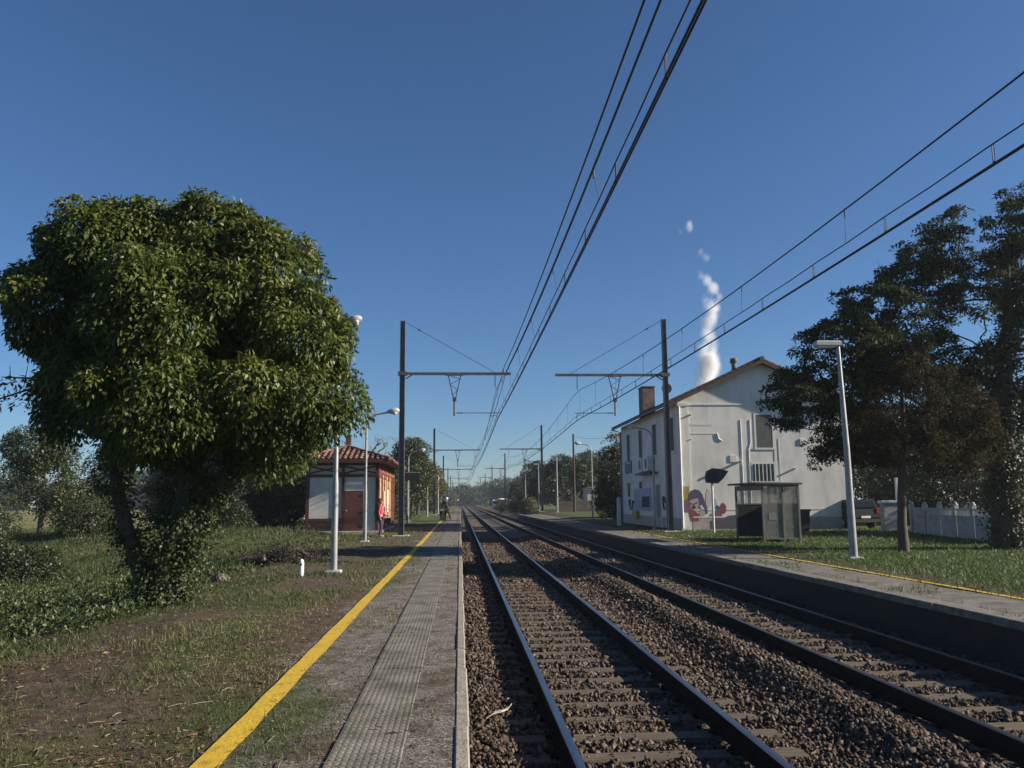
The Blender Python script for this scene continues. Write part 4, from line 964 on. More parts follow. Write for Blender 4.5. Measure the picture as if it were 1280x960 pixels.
def limb_mesh(A, par, cnt, nt_, rtip, trunk_r, maxr, expo=.5):
    mb = MB(); rad = rtip*np.maximum(cnt, 1)**expo; rad = np.minimum(rad, maxr)
    for i in range(len(A)):
        j = par[i]
        if j < 0: continue
        if i < nt_: continue
        n_ = 7 if rad[i] > .05 else (5 if rad[i] > .02 else 4)
        mb.tube([A[j], A[i]], [min(rad[j], rad[i]*1.5), rad[i]], n_, cap=False)
    return mb
def lobe_points(lobes, dens, gap=.0, gscale=1.2, shell=(.62, 1.0), seed=0):
    Ps = []; Os = []
    for (x, y, z, a, b_, c_) in lobes:
        area = 4*math.pi*((a*b_)**1.6/3+(a*c_)**1.6/3+(b_*c_)**1.6/3)**(1/1.6); n_ = int(area*dens)
        d = unit(RNG.normal(size=(n_, 3))); r_ = RNG.uniform(shell[0], shell[1], n_)[:, None]
        Ps.append(np.array([x, y, z])+d*r_*np.array([a, b_, c_])); Os.append(unit(d/np.array([a, b_, c_])))
    P = np.concatenate(Ps); O = np.concatenate(Os)
    # drop what lies deep inside another lobe
    deep = np.zeros(len(P), bool)
    for (x, y, z, a, b_, c_) in lobes: deep |= (((P-np.array([x, y, z]))/np.array([a, b_, c_]))**2).sum(1) < .33
    k = ~deep
    if gap: k &= fbm(P*gscale+seed, 2) > gap
    return P[k], O[k]
def spray(P, O, m_, spread, flat=1.0):
    n_ = len(P); off = RNG.normal(size=(n_, m_, 3))*spread; off[..., 2] *= flat
    tint = np.repeat(RNG.normal(0, .13, n_), m_)
    return (P[:, None, :]+off).reshape(-1, 3), np.repeat(O, m_, 0), tint
def clumps(P, O, m_, r_, flat=.8, up=.55, rv=.3):
    n_ = len(P); R_ = (r_*RNG.uniform(1-rv, 1+rv, n_))[:, None, None]
    d = unit(RNG.normal(size=(n_, m_, 3))+O[:, None, :]*.75+np.array([0, 0, up]))
    off = d*R_*RNG.uniform(.62, 1.06, (n_, m_, 1))*np.array([1, 1, flat])
    # skirt: outer leaves hang a little
    off[..., 2] -= .35*r_*np.clip(1-d[..., 2], 0, 1)*RNG.random((n_, m_))
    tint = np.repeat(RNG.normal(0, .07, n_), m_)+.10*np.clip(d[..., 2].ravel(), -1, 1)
    return (P[:, None, :]+off).reshape(-1, 3), d.reshape(-1, 3), tint
m_bark = M('grey_brown_bark', (.085, .068, .052), (.045, .037, .03), rough=.95, scale=6, bump=.7, bscale=14, stretch=(3, 3, .7))
m_barkl = M('pale_lit_bark', (.15, .125, .09), (.085, .07, .05), rough=.95, scale=6, bump=.7, bscale=14, stretch=(3, 3, .7))
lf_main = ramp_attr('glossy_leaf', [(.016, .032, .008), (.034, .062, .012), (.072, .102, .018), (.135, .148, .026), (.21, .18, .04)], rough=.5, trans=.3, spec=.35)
lf_ivy = ramp_attr('ivy_leaf', [(.014, .024, .008), (.030, .048, .013), (.055, .078, .022), (.10, .12, .038)], rough=.55, trans=.2, spec=.3)
lf_pad = ramp_attr('dark_compound_leaf', [(.014, .026, .011), (.026, .042, .015), (.044, .064, .022), (.07, .085, .032)], rough=.7, trans=.25, spec=.15)
lf_red = ramp_attr('russet_leaf', [(.014, .014, .008), (.026, .023, .011), (.044, .031, .013), (.045, .046, .014), (.085, .075, .016)], rough=.8, trans=.3, spec=.1)
lf_dark = ramp_attr('deep_green_leaf', [(.013, .021, .008), (.024, .036, .012), (.040, .053, .018), (.065, .072, .025)], rough=.5, trans=.2)
lf_mid = ramp_attr('mid_green_leaf', [(.018, .029, .009), (.034, .050, .014), (.054, .072, .02), (.085, .095, .03)], rough=.5, trans=.25)
lf_yel = ramp_attr('yellowing_leaf', [(.05, .055, .015), (.09, .085, .02), (.14, .12, .028), (.18, .13, .03)], rough=.5, trans=.3)
lf_aut = ramp_attr('autumn_leaf', [(.035, .036, .014), (.06, .058, .02), (.09, .066, .025), (.15, .085, .03)], rough=.5, trans=.3)

# --- big evergreen tree on the left
tz = gz(-4.8, 14.1)
t = empty('evergreen_tree', (-4.8, 14.1, tz), 0, 'broad glossy leaved tree with ivy covered trunks left of the platform', 'tree')
off = np.array([-4.8, 14.1, tz])
lob = [(-6.1, 14.0, 6.15, 1.0, 1.5, .80), (-4.45, 14.3, 6.35, 1.25, 1.6, .80), (-3.5, 14.2, 5.75, 1.15, 1.6, 1.05), (-2.72, 14.0, 4.75, .80, 1.4, .9), (-2.38, 14.0, 3.65, .60, 1.1, .62),
       (-4.8, 13.7, 5.1, 1.5, 2.0, 1.4), (-6.75, 14.0, 5.2, .75, 1.3, .85), (-7.25, 14.1, 5.5, .40, .6, .28), (-6.15, 14, 3.75, .75, 1.3, .75), (-4.7, 13.5, 3.6, 1.2, 1.9, 1.0),
       (-3.5, 13.8, 3.8, 1.0, 1.5, .85), (-3.15, 14.1, 2.95, .50, .9, .42), (-5.2, 13.6, 3.2, .5, .9, .4), (-6.0, 14.4, 6.6, .5, .7, .3)  , (-4.9, 14.2, 4.2, 1.2, 1.2, 1.0)]
lob = [(a-off[0], b_-off[1], c_-off[2], d_, e_, f_) for a, b_, c_, d_, e_, f_ in lob]
lob += [(-1.4, -.2, 3.45, .5, .7, .4), (-1.75, .1, 3.2, .35, .5, .3), (.2, -.9, 4.9, .9, .6, .8), (.25, .1, 2.75, .5, .6, .5), (-.5, 0, 6.0, .9, 1.2, .7), (-1.55, -.1, 4.25, .8, 1.1, .7), (-.2, -.3, 3.3, .9, 1.0, .7)]
lob = [(a+.02 if a > -1.2 else a+.20, b_, c_-.05 if c_ > 4.5 else c_, d_*.84 if d_ > .4 else d_*.75, e_*.86, f_*.82) for a, b_, c_, d_, e_, f_ in lob]
P, O = lobe_points(lob, 4.9, .30, 1.0, (.70, .97))
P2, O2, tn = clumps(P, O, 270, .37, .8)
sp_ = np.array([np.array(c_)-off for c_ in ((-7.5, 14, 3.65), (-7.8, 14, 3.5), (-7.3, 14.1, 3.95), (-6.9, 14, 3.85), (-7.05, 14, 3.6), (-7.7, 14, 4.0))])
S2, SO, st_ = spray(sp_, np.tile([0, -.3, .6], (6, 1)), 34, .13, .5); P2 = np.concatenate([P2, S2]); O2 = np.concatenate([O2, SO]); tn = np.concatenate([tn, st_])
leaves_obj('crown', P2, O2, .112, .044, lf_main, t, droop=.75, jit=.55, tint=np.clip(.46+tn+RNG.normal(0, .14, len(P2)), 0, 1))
trk = [np.array(v)-off for v in [(-4.9, 14.1, tz-.2), (-4.86, 14.1, .8), (-4.65, 14.1, 1.4), (-4.5, 14.1, 2.2), (-4.5, 14.1, 3.2), (-4.6, 14.1, 4.4)]]
stem = [np.array(v)-off for v in [(-5.02, 14.0, tz-.2), (-5.1, 14.0, .75), (-5.35, 14.0, 1.4), (-5.55, 14.0, 2.0), (-5.7, 14.0, 2.8), (-6.0, 14, 3.9)]]
stem2 = [np.array(v)-off for v in [(-4.75, 14.1, tz-.2), (-4.55, 14.2, .9), (-4.25, 14.2, 1.8), (-3.8, 14.2, 2.7), (-3.3, 14.1, 3.4)]]
tg = P[RNG.choice(len(P), 150, False)]*.97
A, par, cnt, n0 = grow(trk, tg, .35, .10)
mb = limb_mesh(A, par, cnt, n0, .010, .2, .12)
mb.tube(trk, [.21, .19, .17, .15, .12, .08], 12); mb.tube(stem, [.17, .14, .115, .10, .09, .06], 10); mb.tube(stem2, [.16, .12, .09, .075, .05], 10)
for (p0, p1) in (((-6.2, 14, 3.9), (-7.9, 14.0, 3.55)), ((-6.6, 14, 3.75), (-7.6, 14.1, 4.05)), ((-3.4, 14.1, 3.2), (-2.6, 14.0, 2.95))):
    a, b_ = np.array(p0)-off, np.array(p1)-off
    mb.tube([a, a+(b_-a)*.5+np.array([0, 0, .12]), b_], [.035, .02, .008], 6)
    for k in range(6):
        q0 = a+(b_-a)*(.25+.12*k); mb.tube([q0, q0+np.array([random.uniform(-.3, .1), random.uniform(-.2, .2), random.uniform(-.15, .35)])], [.010, .004], 4)
mb.build('trunk', m_bark, t)
iv = []
for path, r_, n_ in ((trk[:6], .40, 330), (stem[:5], .18, 75), (stem2[:5], .26, 170)):
    pa = np.array(path)
    for _ in range(n_):
        s_ = random.uniform(0, len(pa)-1.01); i = int(s_); c_ = pa[i]+(pa[i+1]-pa[i])*(s_-i); iv.append(np.concatenate([c_, [r_*(.75+.25*min(1, s_/2))]]))
iv = np.array(iv); d = unit(RNG.normal(size=(len(iv), 3))*np.array([1, 1, .4])); Pv = iv[:, :3]+d*(iv[:, 3:]*RNG.uniform(.55, 1.1, (len(iv), 1)))
P2, O2, tn = spray(Pv, d, 34, .075); leaves_obj('ivy', P2, O2, .058, .046, lf_ivy, t, droop=.4, jit=.5, tint=np.clip(.42+tn+RNG.normal(0, .18, len(P2)), 0, 1))

# --- big open-crowned tree on the right
tz = gz(16.4, 24.4); off = np.array([16.4, 24.4, tz])
t = empty('spreading_tree', tuple(off), 0, 'tall open crowned tree with thick ivy clad trunk at the right edge', 'tree')
lob = [(17.4, 24.5, 10.5, 1.6, 2.2, .95), (15.5, 24.4, 9.75, 1.25, 2, .75), (13.9, 24.2, 8.75, .9, 1.7, .55), (12.6, 24, 7.65, 1.1, 1.8, .7), (11.3, 23.9, 6.5, 1.1, 1.6, .55), (10.0, 23.7, 5.65, .75, 1.2, .32), (10.5, 23.7, 4.75, .8, 1.2, .5),
       (14.6, 24.4, 7.5, 1.6, 2.1, .95), (16.9, 24.6, 8.3, 1.6, 2.2, 1.2), (19.4, 24.8, 9.2, 1.7, 2.3, 1.6), (19.8, 25, 6.4, 1.6, 2.1, 1.6), (18.3, 25.2, 4.8, 1.1, 1.3, .9), (12.6, 24.1, 5.8, 1.1, 1.5, .7), (11.0, 24, 3.6, .75, 1.0, .5), (10.5, 24, 2.9, .35, .6, .28), (21.5, 25, 8, 1.4, 2, 1.6), (14.9, 25.5, 5.8, 1.3, 1.3, .9), (9.7, 23.8, 5.0, .75, 1.1, .35), (10.7, 23.8, 5.6, .9, 1.2, .5), (9.9, 23.8, 4.2, .6, .8, .3), (11.6, 24, 5.0, 1.0, 1.2, .6), (13.2, 24.2, 6.6, 1.2, 1.5, .7), (11.9, 24, 7.0, .9, 1.2, .4), (15.6, 24.6, 6.4, 1.2, 1.4, .8), (16.2, 25.4, 5.1, 1.1, 1.1, .9), (15.4, 25.2, 4.3, 1.0, 1.0, .7), (17.6, 25.6, 6.4, 1.2, 1.2, 1.1)]
lob = [(a-off[0], b_-off[1], c_-off[2], d_, e_, f_) for a, b_, c_, d_, e_, f_ in lob]
P, O = lobe_points(lob, 4.8, .425, .85, (.45, 1.10), 5)
trk = [np.array(v) for v in [(0.1, 0, -.2), (0.12, 0, 1.2), (.22, 0, 2.6), (.35, 0, 4.0), (.5, .0, 5.6), (.75, 0, 7.2), (.9, 0, 8.8)]]
fork = [np.array(v) for v in [(.15, 0, 1.8), (-.6, -.1, 3.4), (-1.5, -.2, 4.8), (-2.5, -.2, 6.0), (-3.4, -.2, 7.0)]]
A, par, cnt, n0 = grow(trk+fork, P[RNG.choice(len(P), 420, False)], .5, .10, .30)
par[len(trk)] = 1
mb = limb_mesh(A, par, cnt, n0, .010, .4, .12, .42)
mb.tube(trk, [.50, .40, .32, .26, .20, .13, .07], 12); mb.tube(fork, [.20, .16, .12, .09, .05], 10)
for k in range(46):     # bare twigs standing out of the crown
    b_ = A[RNG.integers(len(trk)+len(fork)+20, len(A))]; v_ = unit(np.array([random.uniform(-1, .3), random.uniform(-.4, .4), random.uniform(.2, 1)])); L_ = random.uniform(.4, .9)
    mb.tube([b_, b_+v_*L_*.5+RNG.normal(size=3)*.05, b_+v_*L_], [.010, .007, .003], 4)
mb.build('trunk', m_bark, t)
P2, O2, tn = clumps(P, O*.5+np.array([0, 0, .5]), 92, .30, .36)
leaves_obj('crown', P2, O2, .13, .058, lf_pad, t, droop=.5, jit=.6, tint=np.clip(.40+tn+RNG.normal(0, .16, len(P2)), 0, 1))
pa = np.array(trk[:5]); pa = np.array(trk); s_ = RNG.uniform(0, 5.6, 420)**1.0; i = s_.astype(int); c_ = pa[i]+(pa[i+1]-pa[i])*(s_-i)[:, None]; d = unit(RNG.normal(size=(420, 3))*np.array([1, 1, .3]))
P2, O2, tn = spray(c_+d*(.62-.07*s_)[:, None]*RNG.uniform(.7, 1.1, (420, 1)), d, 30, .12)
leaves_obj('ivy', P2, O2, .085, .07, lf_dark, t, droop=.4, jit=.5, tint=np.clip(.42+tn+RNG.normal(0, .2, len(P2)), 0, 1))

# --- small russet tree
tz = gz(12.66, 23.35); off = np.array([12.66, 23.35, tz])
t = empty('russet_tree', tuple(off), 0, 'small round tree with russet and yellowing leaves in front of the white fence', 'tree')
lob = [(12.9, 23.4, 4.7, 1.7, 1.8, 1.25), (11.3, 23.4, 3.75, .95, 1.1, .8), (14.6, 23.4, 4.0, 1.0, 1.2, .95), (13.3, 23.2, 3.25, 1.5, 1.3, .55), (12.8, 23.5, 5.75, 1.1, 1.3, .6), (10.6, 23.3, 3.15, .55, .7, .45), (15.0, 23.5, 3.1, .55, .9, .45), (12.0, 23.2, 3.4, .8, 1, .5)]
lob = [(a-off[0], b_-off[1], c_-off[2], d_, e_, f_) for a, b_, c_, d_, e_, f_ in lob]
P, O = lobe_points(lob, 8.5, .35, 1.2, (.35, 1.08), 9)
trk = [np.array(v) for v in [(0, 0, -.2), (.0, 0, .8), (.06, 0, 1.7), (.15, 0, 2.6), (.25, 0, 3.6), (.3, 0, 4.6)]]
A, par, cnt, n0 = grow(trk, P[RNG.choice(len(P), 260, False)], .35, .12, .25)
mb = limb_mesh(A, par, cnt, n0, .008, .15, .09); mb.tube(trk, [.165, .128, .118, .10, .075, .05], 12); mb.build('trunk', m_bark, t)
P2, O2, tn = clumps(P, O, 95, .25, .7)
yl = np.exp(-(((P2-np.array([1.1, 0, 2.9]))/np.array([1.3, 3, .6]))**2).sum(1))
leaves_obj('crown', P2, O2, .085, .045, lf_red, t, droop=.55, jit=.7, tint=np.clip(.36+tn+RNG.normal(0, .17, len(P2))+.34*yl, 0, 1))

# --- background trees and shrubs
def bg_tree(name, label, x, y, h, wd, n_leaf, L, mat, shape='round', th=.25, gap=.33, group=None, bark=None, cat='tree', zg=None):
    zg = gz(x, y) if zg is None else zg
    t = empty(name, (x, y, zg), 0, label, cat, group)
    lobs = []; rr_ = wd/2
    if shape == 'cone':
        for k in range(9):
            f_ = k/8; rad = rr_*(1-f_)**.8*.75+.12
            for j in range(2): a = random.uniform(0, 6.28); lobs.append((math.cos(a)*rad*.45, math.sin(a)*rad*.45, h*(.12+.84*f_), rad*.8, rad*.8, h*.10))
    else:
        z0 = h*th if shape != 'bush' else 0
        for k in range(13 if shape != 'bush' else 13):
            a = random.uniform(0, 6.28) if shape != 'bush' else k*2.4; f_ = random.random()**.8 if shape != 'bush' else k/9*.9; prof = math.sin(math.pi*(.18+.72*f_)) if shape != 'bush' else max(.25, 1-.5*f_)
            q_ = rr_*prof*random.uniform(.35, .72); s_ = random.uniform(.26, .42)*rr_+.12
            lobs.append((math.cos(a)*q_, math.sin(a)*q_, z0+(h-z0)*(.10+.80*min(f_, 1)), s_*1.1, s_*1.1, min(s_*.85, h*.2)))
        lobs.append((0, 0, z0+(h-z0)*.5, rr_*.55, rr_*.55, (h-z0)*.40)); lobs.append((0, 0, h*.88, rr_*.4, rr_*.4, h*.11))
    per = 46; area = sum(4*math.pi*((a*b_+a*c_+b_*c_)/3) for _, _, _, a, b_, c_ in lobs)
    n_leaf *= 2.2; L *= 1.0
    P, O = lobe_points(lobs, n_leaf/per/area*1.6, gap*.9, 2.2/max(1, wd*.3), (.55, 1.05), x)
    tr = [(0, 0, -.2), (.03*h, 0, h*.3), (0, .02*h, h*.6), (.0, 0, h*.85)]
    tgs = P[RNG.choice(len(P), min(40, len(P)), False)]*.95
    A, par, cnt, n0 = grow([np.array(v) for v in tr], tgs, max(.5, h*.1), .1)
    mb = limb_mesh(A, par, cnt, n0, .016, .1, .12); mb.tube(tr, [.035*h*.6+.04, .028*h*.6+.03, .018*h*.6+.02, .02], 8); mb.build('trunk', bark or m_bark, t)
    P2, O2, tn = clumps(P, O, per, L*1.9+wd*.03, .8)
    leaves_obj('crown', P2, O2, L*.85, L*.5, mat, t, droop=.35, jit=.8, tint=np.clip(.42+tn+RNG.normal(0, .17, len(P2)), 0, 1))
    return t
G = 'trees and bushes of the background'
bg_tree('bushy_tree', 'dark ivy clad tree by the far field at the left edge', -21.8, 45, 5.6, 4.8, 9000, .16, lf_mid, th=.05, group=G)
bg_tree('bushy_tree', 'slim bushy tree directly behind the left stem of the evergreen tree', -19.2, 47, 5.0, 2.8, 5000, .16, lf_dark, th=.05, group=G)
bg_tree('bushy_tree', 'wide green bush left of the shelter, seen just right of the evergreen trunk', -14.6, 52, 4.9, 5.2, 9000, .17, lf_mid, 'bush', group=G)
bg_tree('bushy_tree', 'tall dark bush against the left wall of the shelter', -10.4, 54, 5.6, 5.8, 9000, .24, lf_mid, 'bush', group=G)
bg_tree('bushy_tree', 'dense green bush between the wide bush and the shelter wall', -12.6, 50, 4.6, 4.6, 8000, .22, lf_mid, 'bush', group=G)
bg_tree('bushy_tree', 'green thicket seen through the ivy covered trunks', -17.8, 53, 4.6, 4.6, 7000, .17, lf_mid, 'bush', group=G)
bg_tree('bushy_tree', 'tall green tree rising behind the far end of the shelter', -4.9, 84, 7.8, 4.6, 9000, .24, lf_mid, th=.12, group=G)
bg_tree('bushy_tree', 'yellow green tree between the shelter and the second left mast', -5.0, 99, 7.2, 4.2, 7000, .24, lf_yel, th=.1, group=G)
bg_tree('bushy_tree', 'low bright bush on the grass past the shelter', -6.0, 74, 3.6, 3.2, 5000, .18, lf_mid, 'bush', group=G)
bg_tree('bushy_tree', 'pale leaved tree just right of the second left mast', -4.6, 128, 7.4, 4.6, 6000, .28, lf_yel, th=.1, group=G)
bg_tree('bushy_tree', 'dark tree at the end of the left platform', -6.5, 150, 6.6, 6.5, 6000, .3, lf_dark, th=.05, group=G)
bg_tree('bushy_tree', 'farthest dark tree on the left of the rails', -5.6, 205, 7.5, 6.5, 5000, .35, lf_dark, th=.05, group=G)
# bare tree
for k, (x_, y_, h_, w_, lab) in enumerate(((-13.5, 27, 1.0, 2.6, 'low dark scrub in the weeds directly left of the evergreen trunk'), (-17.5, 31, 1.5, 3.4, 'dark scrub in the weeds at the left edge, nearest of its kind'), (-21, 38, 1.7, 4.0, 'dark scrub below the ivy clad tree by the far field'), (-15.8, 37, 1.4, 3.6, 'dark scrub in front of the slim bushy tree'), (-11.2, 41, 1.3, 3.0, 'dark scrub in front of the bushes right of the evergreen trunk'), (-24.5, 40, 2.0, 4.0, 'dark scrub at the far left against the pale field'))):
    bg_tree('low_shrub', lab, x_, y_, h_, w_, 3800, .11, lf_mid if k % 2 else lf_dark, 'bush', group='scrub in the left meadow', cat='shrub')
zg = gz(-8.9, 101); t = empty('bare_tree', (-8.9, 101, zg), 0, 'leafless grey twiggy tree rising behind the shelter roof', 'tree', G)
Pn, On = lobe_points([(0, 0, 7.0, 2.6, 2.2, 2.6), (1.5, 0, 6, 1.6, 1.5, 1.6), (-1.5, 0, 6, 1.6, 1.5, 1.6)], 4.0, 0, 1, (.3, 1.05))
A, par, cnt, n0 = grow([np.array(v) for v in ((0, 0, -.2), (0, 0, 2), (.1, 0, 4), (0, 0, 6))], Pn, .5, .15)
mb = limb_mesh(A, par, cnt, n0, .026, .2, .14); mb.tube([(0, 0, -.2), (0, 0, 2), (.1, 0, 4), (0, 0, 6)], [.2, .17, .13, .06], 8); mb.build('trunk', M('grey_bark', (.16, .145, .125), (.11, .1, .085)), t)
P2, O2, tn = spray(Pn, On, 5, .25); leaves_obj('sparse_leaves', P2, O2, .16, .07, ramp_attr('dry_leaf', [(.09, .08, .055), (.15, .13, .09)], trans=.2), t)
bg_tree('bushy_tree', 'autumn tinted tree against the far corner of the white house', 12.9, 67, 6.7, 4.4, 10000, .18, lf_aut, th=.04, group=G)
bg_tree('bushy_tree', 'dark leafy bush behind the plain white post', 11.6, 62.5, 3.9, 3.0, 6000, .17, lf_dark, 'bush', group=G)
bg_tree('bushy_tree', 'green tree rising behind the small cream hut', 16.2, 104, 7.0, 6.0, 8000, .25, lf_mid, th=.06, group=G)
bg_tree('bushy_tree', 'broad dark tree behind the plain wooden pole', 14.2, 118, 7.4, 6.5, 9000, .27, lf_dark, th=.04, group=G)
bg_tree('bushy_tree', 'dark tree behind the second right mast', 12.4, 126, 7.0, 5.0, 7000, .27, lf_dark, th=.03, group=G)
bg_tree('pointed_tree', 'tall pointed dark tree to the left of the second right mast', 12.0, 148, 8.0, 5.2, 7000, .28, lf_dark, 'cone', group=G)
bg_tree('pointed_tree', 'shorter pointed tree left of the tall pointed one', 11.3, 165, 6.2, 4.6, 5000, .3, lf_dark, 'cone', group=G)
for k, (x_, y_, h_, w_) in enumerate(((9.3, 112, 1.5, 2.6), (9.0, 126, 1.8, 3.0), (9.4, 140, 1.4, 3.0), (8.9, 155, 1.9, 3.4), (8.9, 172, 2.0, 3.4), (9.6, 188, 1.8, 4))):
    bg_tree('low_shrub', 'low green shrub on the verge beside the right hand track past the platform end', x_, y_, h_, w_, 2200, .2, lf_mid if k % 2 else lf_yel, 'bush', group='shrubs along the right verge', cat='shrub')
bg_tree('bushy_tree', 'dark tree behind the white fence, nearest the car', 24.5, 47, 6.8, 5.2, 8000, .18, lf_dark, 'bush', group=G)
bg_tree('bushy_tree', 'dark tree behind the middle of the white fence', 30.5, 46.5, 7.4, 7.0, 9000, .18, lf_dark, 'bush', group=G)
bg_tree('bushy_tree', 'dark tree behind the right end of the white fence', 29.0, 35.2, 6.6, 5.4, 9000, .17, lf_dark, 'bush', group=G)
bg_tree('bushy_tree', 'shadowy hedge tree just outside the right edge behind the ivy clad trunk', 27.0, 33.0, 6.0, 5.0, 7000, .16, lf_dark, 'bush', group=G)
bg_tree('bushy_tree', 'dark tree seen in the gap between the car and the russet tree trunk', 22.8, 52, 6.0, 5.0, 8000, .2, lf_dark, 'bush', group=G)
bg_tree('bushy_tree', 'dark tree filling the space above the middle fence posts', 27.0, 49, 6.6, 5.0, 8000, .2, lf_dark, 'bush', group=G)
bg_tree('bushy_tree', 'dark tree beyond the right part of the fence, behind the ivy clad trunk', 33.0, 52, 8.0, 8.0, 9000, .22, lf_dark, 'bush', group=G)
bg_tree('bushy_tree', 'tall dark tree at the back of the white house, behind the car', 25.5, 58, 8.2, 7.0, 8000, .2, lf_dark, th=.03, group=G)
# far woods: one mass
def wood(label, spots, mat, L=.9):
    Pa = []; Oa = []; Ta = []
    for (x_, y_, h_, w_) in spots:
        lobs = [(x_+random.uniform(-.3, .3)*w_, y_+random.uniform(-2, 2), gz(x_, y_)+h_*f_, w_*.34, w_*.3, h_*.22) for f_ in (.15, .3, .45, .6, .75, .82)]
        P, O = lobe_points(lobs, 1.1, .3, .25); P2, O2, tn = spray(P, O, 7, L*.9); Pa.append(P2); Oa.append(O2); Ta.append(tn)
    P2 = np.concatenate(Pa); O2 = np.concatenate(Oa); tn = np.concatenate(Ta)
    o = leaves_obj('far_wood', P2, O2, L, L*.6, mat, None, .3, .8, np.clip(.42+tn+RNG.normal(0, .15, len(P2)), 0, 1)); tag(o, label, 'wood', kind='stuff')
wood('hazy far wood closing the view at the end of the tracks', [(x_, 430+random.uniform(-30, 40), random.uniform(9, 14), random.uniform(10, 15)) for x_ in np.arange(-60, 60, 6.5)]+[(x_, 330+random.uniform(-20, 20), random.uniform(7, 11), 10) for x_ in np.arange(16, 70, 7)], lf_mid)
wood('dark line of far trees beyond the fields at the left', [(x_, 330+random.uniform(-25, 25), random.uniform(8, 13), random.uniform(11, 17)) for x_ in np.arange(-330, -50, 9)], lf_dark, 1.1)

# ------------------------------------------------------------------ grass, weeds, litter
def blades(name, x, y, hgt, wid, mat, lean=.5, tint=None):
    n_ = len(x); z = ground_h(x, y)-.01; P = np.stack([x, y, z], 1); a = RNG.uniform(0, 6.283, n_)
    sd = np.stack([np.cos(a), np.sin(a), a*0], 1)*wid[:, None]*.5
    b_ = RNG.uniform(0, 6.283, n_); ln = np.stack([np.cos(b_), np.sin(b_), b_*0], 1)*(hgt*RNG.uniform(.1, lean*1.6, n_))[:, None]
    up = np.array([0, 0, 1.0])*hgt[:, None]
    V = np.stack([P-sd, P+sd, P+up+ln+sd*.15, P+up+ln-sd*.15], 1).reshape(-1, 3)
    if tint is None: tint = np.clip(RNG.normal(.45, .22, n_), 0, 1)
    return quads_obj(name, V, n_, mat, None, {'tint': ('FACE', tint)})
def polar(n_, d0, d1, a0, a1):
    d = d0*(d1/d0)**RNG.random(n_); a = RNG.uniform(a0, a1, n_); return d*np.sin(a), d*np.cos(a), d
m_blade = ramp_attr('grass_blade', [(.035, .050, .014), (.06, .080, .020), (.095, .105, .032), (.15, .135, .055), (.23, .19, .10)], rough=.6, trans=.3)
m_blade2 = ramp_attr('lawn_blade', [(.028, .056, .011), (.048, .088, .016), (.075, .115, .023), (.115, .14, .036)], rough=.6, trans=.3)
x, y, d = polar(330000, 3.6, 60, R(-50), R(0))
vg = veg_left(x, y); gr_ = sm(-1.9, -1.4, x)
pk = np.where(x < -1.6, vg*1.15-.07, np.where(x < -.82, np.clip(1.9*fbm(np.stack([x*1.7, y*1.2, x*0+8], 1), 3)-.72, 0, 1)*.75, .28*(fbm(np.stack([x*2.5, y*1.6, x*0+8], 1), 3) > .55)*(np.abs(x+.26) < .1)))
pk = np.where((x > -.82) & (x < -.34), (np.abs(((y+.04) % .46)-.23) > .19)*.10, pk)
pk = np.where(np.abs(x+1.5) < .09, .02, pk)
k = (RNG.random(len(x)) < pk) & (x < -.06) & (y > 3) & ~((x > HX0-.1) & (x < HX1+.1) & (y > HY0-.1) & (y < HY1+.1)) & ~((x > -3) & (y > 60))
x, y, d = x[k], y[k], d[k]; patch = fbm(np.stack([x*.9, y*.9, x*0+31], 1), 2)
hg = (.014+.058*patch**1.6)*(1+.8*sm(-3.5, -7, x))*RNG.lognormal(0, .35, len(x))*np.where(x > -1.6, .7, 1)*(1+d/60)
dry = fbm(np.stack([x*.6, y*.6, x*0+77], 1), 3)
tag(blades('platform_grass', x, y, hg, .0035+.0009*d, m_blade, .8, np.clip(RNG.normal(.30, .16, len(x))+(dry-.42)*1.2*(1-.6*sm(-5, -8, x))+.15*sm(-4, -2, x)-.10*sm(-4.5, -8, x), 0, 1)), 'short patchy grass and weeds on the left ground', 'grass', kind='stuff')
x, y, d = polar(220000, 11, 60, R(12), R(52))
k = (x > 6.98) & (x < 24) & ~((x > BX0-.1) & (y > BY0-.1)) & (RNG.random(len(x)) < np.where(x < 8.3, np.where(np.abs(x-7.22) < .05, .4, .5*(fbm(np.stack([x*2, y*.8, x*0+3], 1), 2) > .62)), np.where(x < 9.4, .25+.75*fbm(np.stack([x*1.5, y*1.5, x*0], 1), 2)*sm(8.25, 9.6, x), .95))); x, y, d = x[k], y[k], d[k]
tag(blades('lawn_grass', x, y, (.025+.04*RNG.random(len(x)))*RNG.lognormal(0, .4, len(x)), .004+.0009*d, m_blade2, .9), 'green lawn behind the opposite platform', 'grass', kind='stuff')
# taller weeds under and beyond the tree
cx, cy, d = polar(3400, 9, 44, R(-46), R(-14)); k = (cx < -5.0) & (fbm(np.stack([cx*.28, cy*.28, cx*0+12], 1), 2) > .43) & ~((cx > HX0-1) & (cy > 36)); cx, cy = cx[k], cy[k]
hh = RNG.uniform(.06, .20, len(cx))*(1+1.6*fbm(np.stack([cx*.35, cy*.35, cx*0+3], 1), 2)**2*2)
Pw = np.stack([cx, cy, ground_h(cx, cy)+hh*.55], 1)
n_ = len(Pw); m_ = 46; offw = RNG.normal(size=(n_, m_, 3))*np.stack([hh*.9+.05, hh*.9+.05, hh*.38], 1)[:, None, :]
tn = np.repeat(RNG.normal(0, .16, n_), m_)
P2 = (Pw[:, None, :]+offw).reshape(-1, 3); P2[:, 2] = np.maximum(P2[:, 2], ground_h(P2[:, 0], P2[:, 1])+.01)
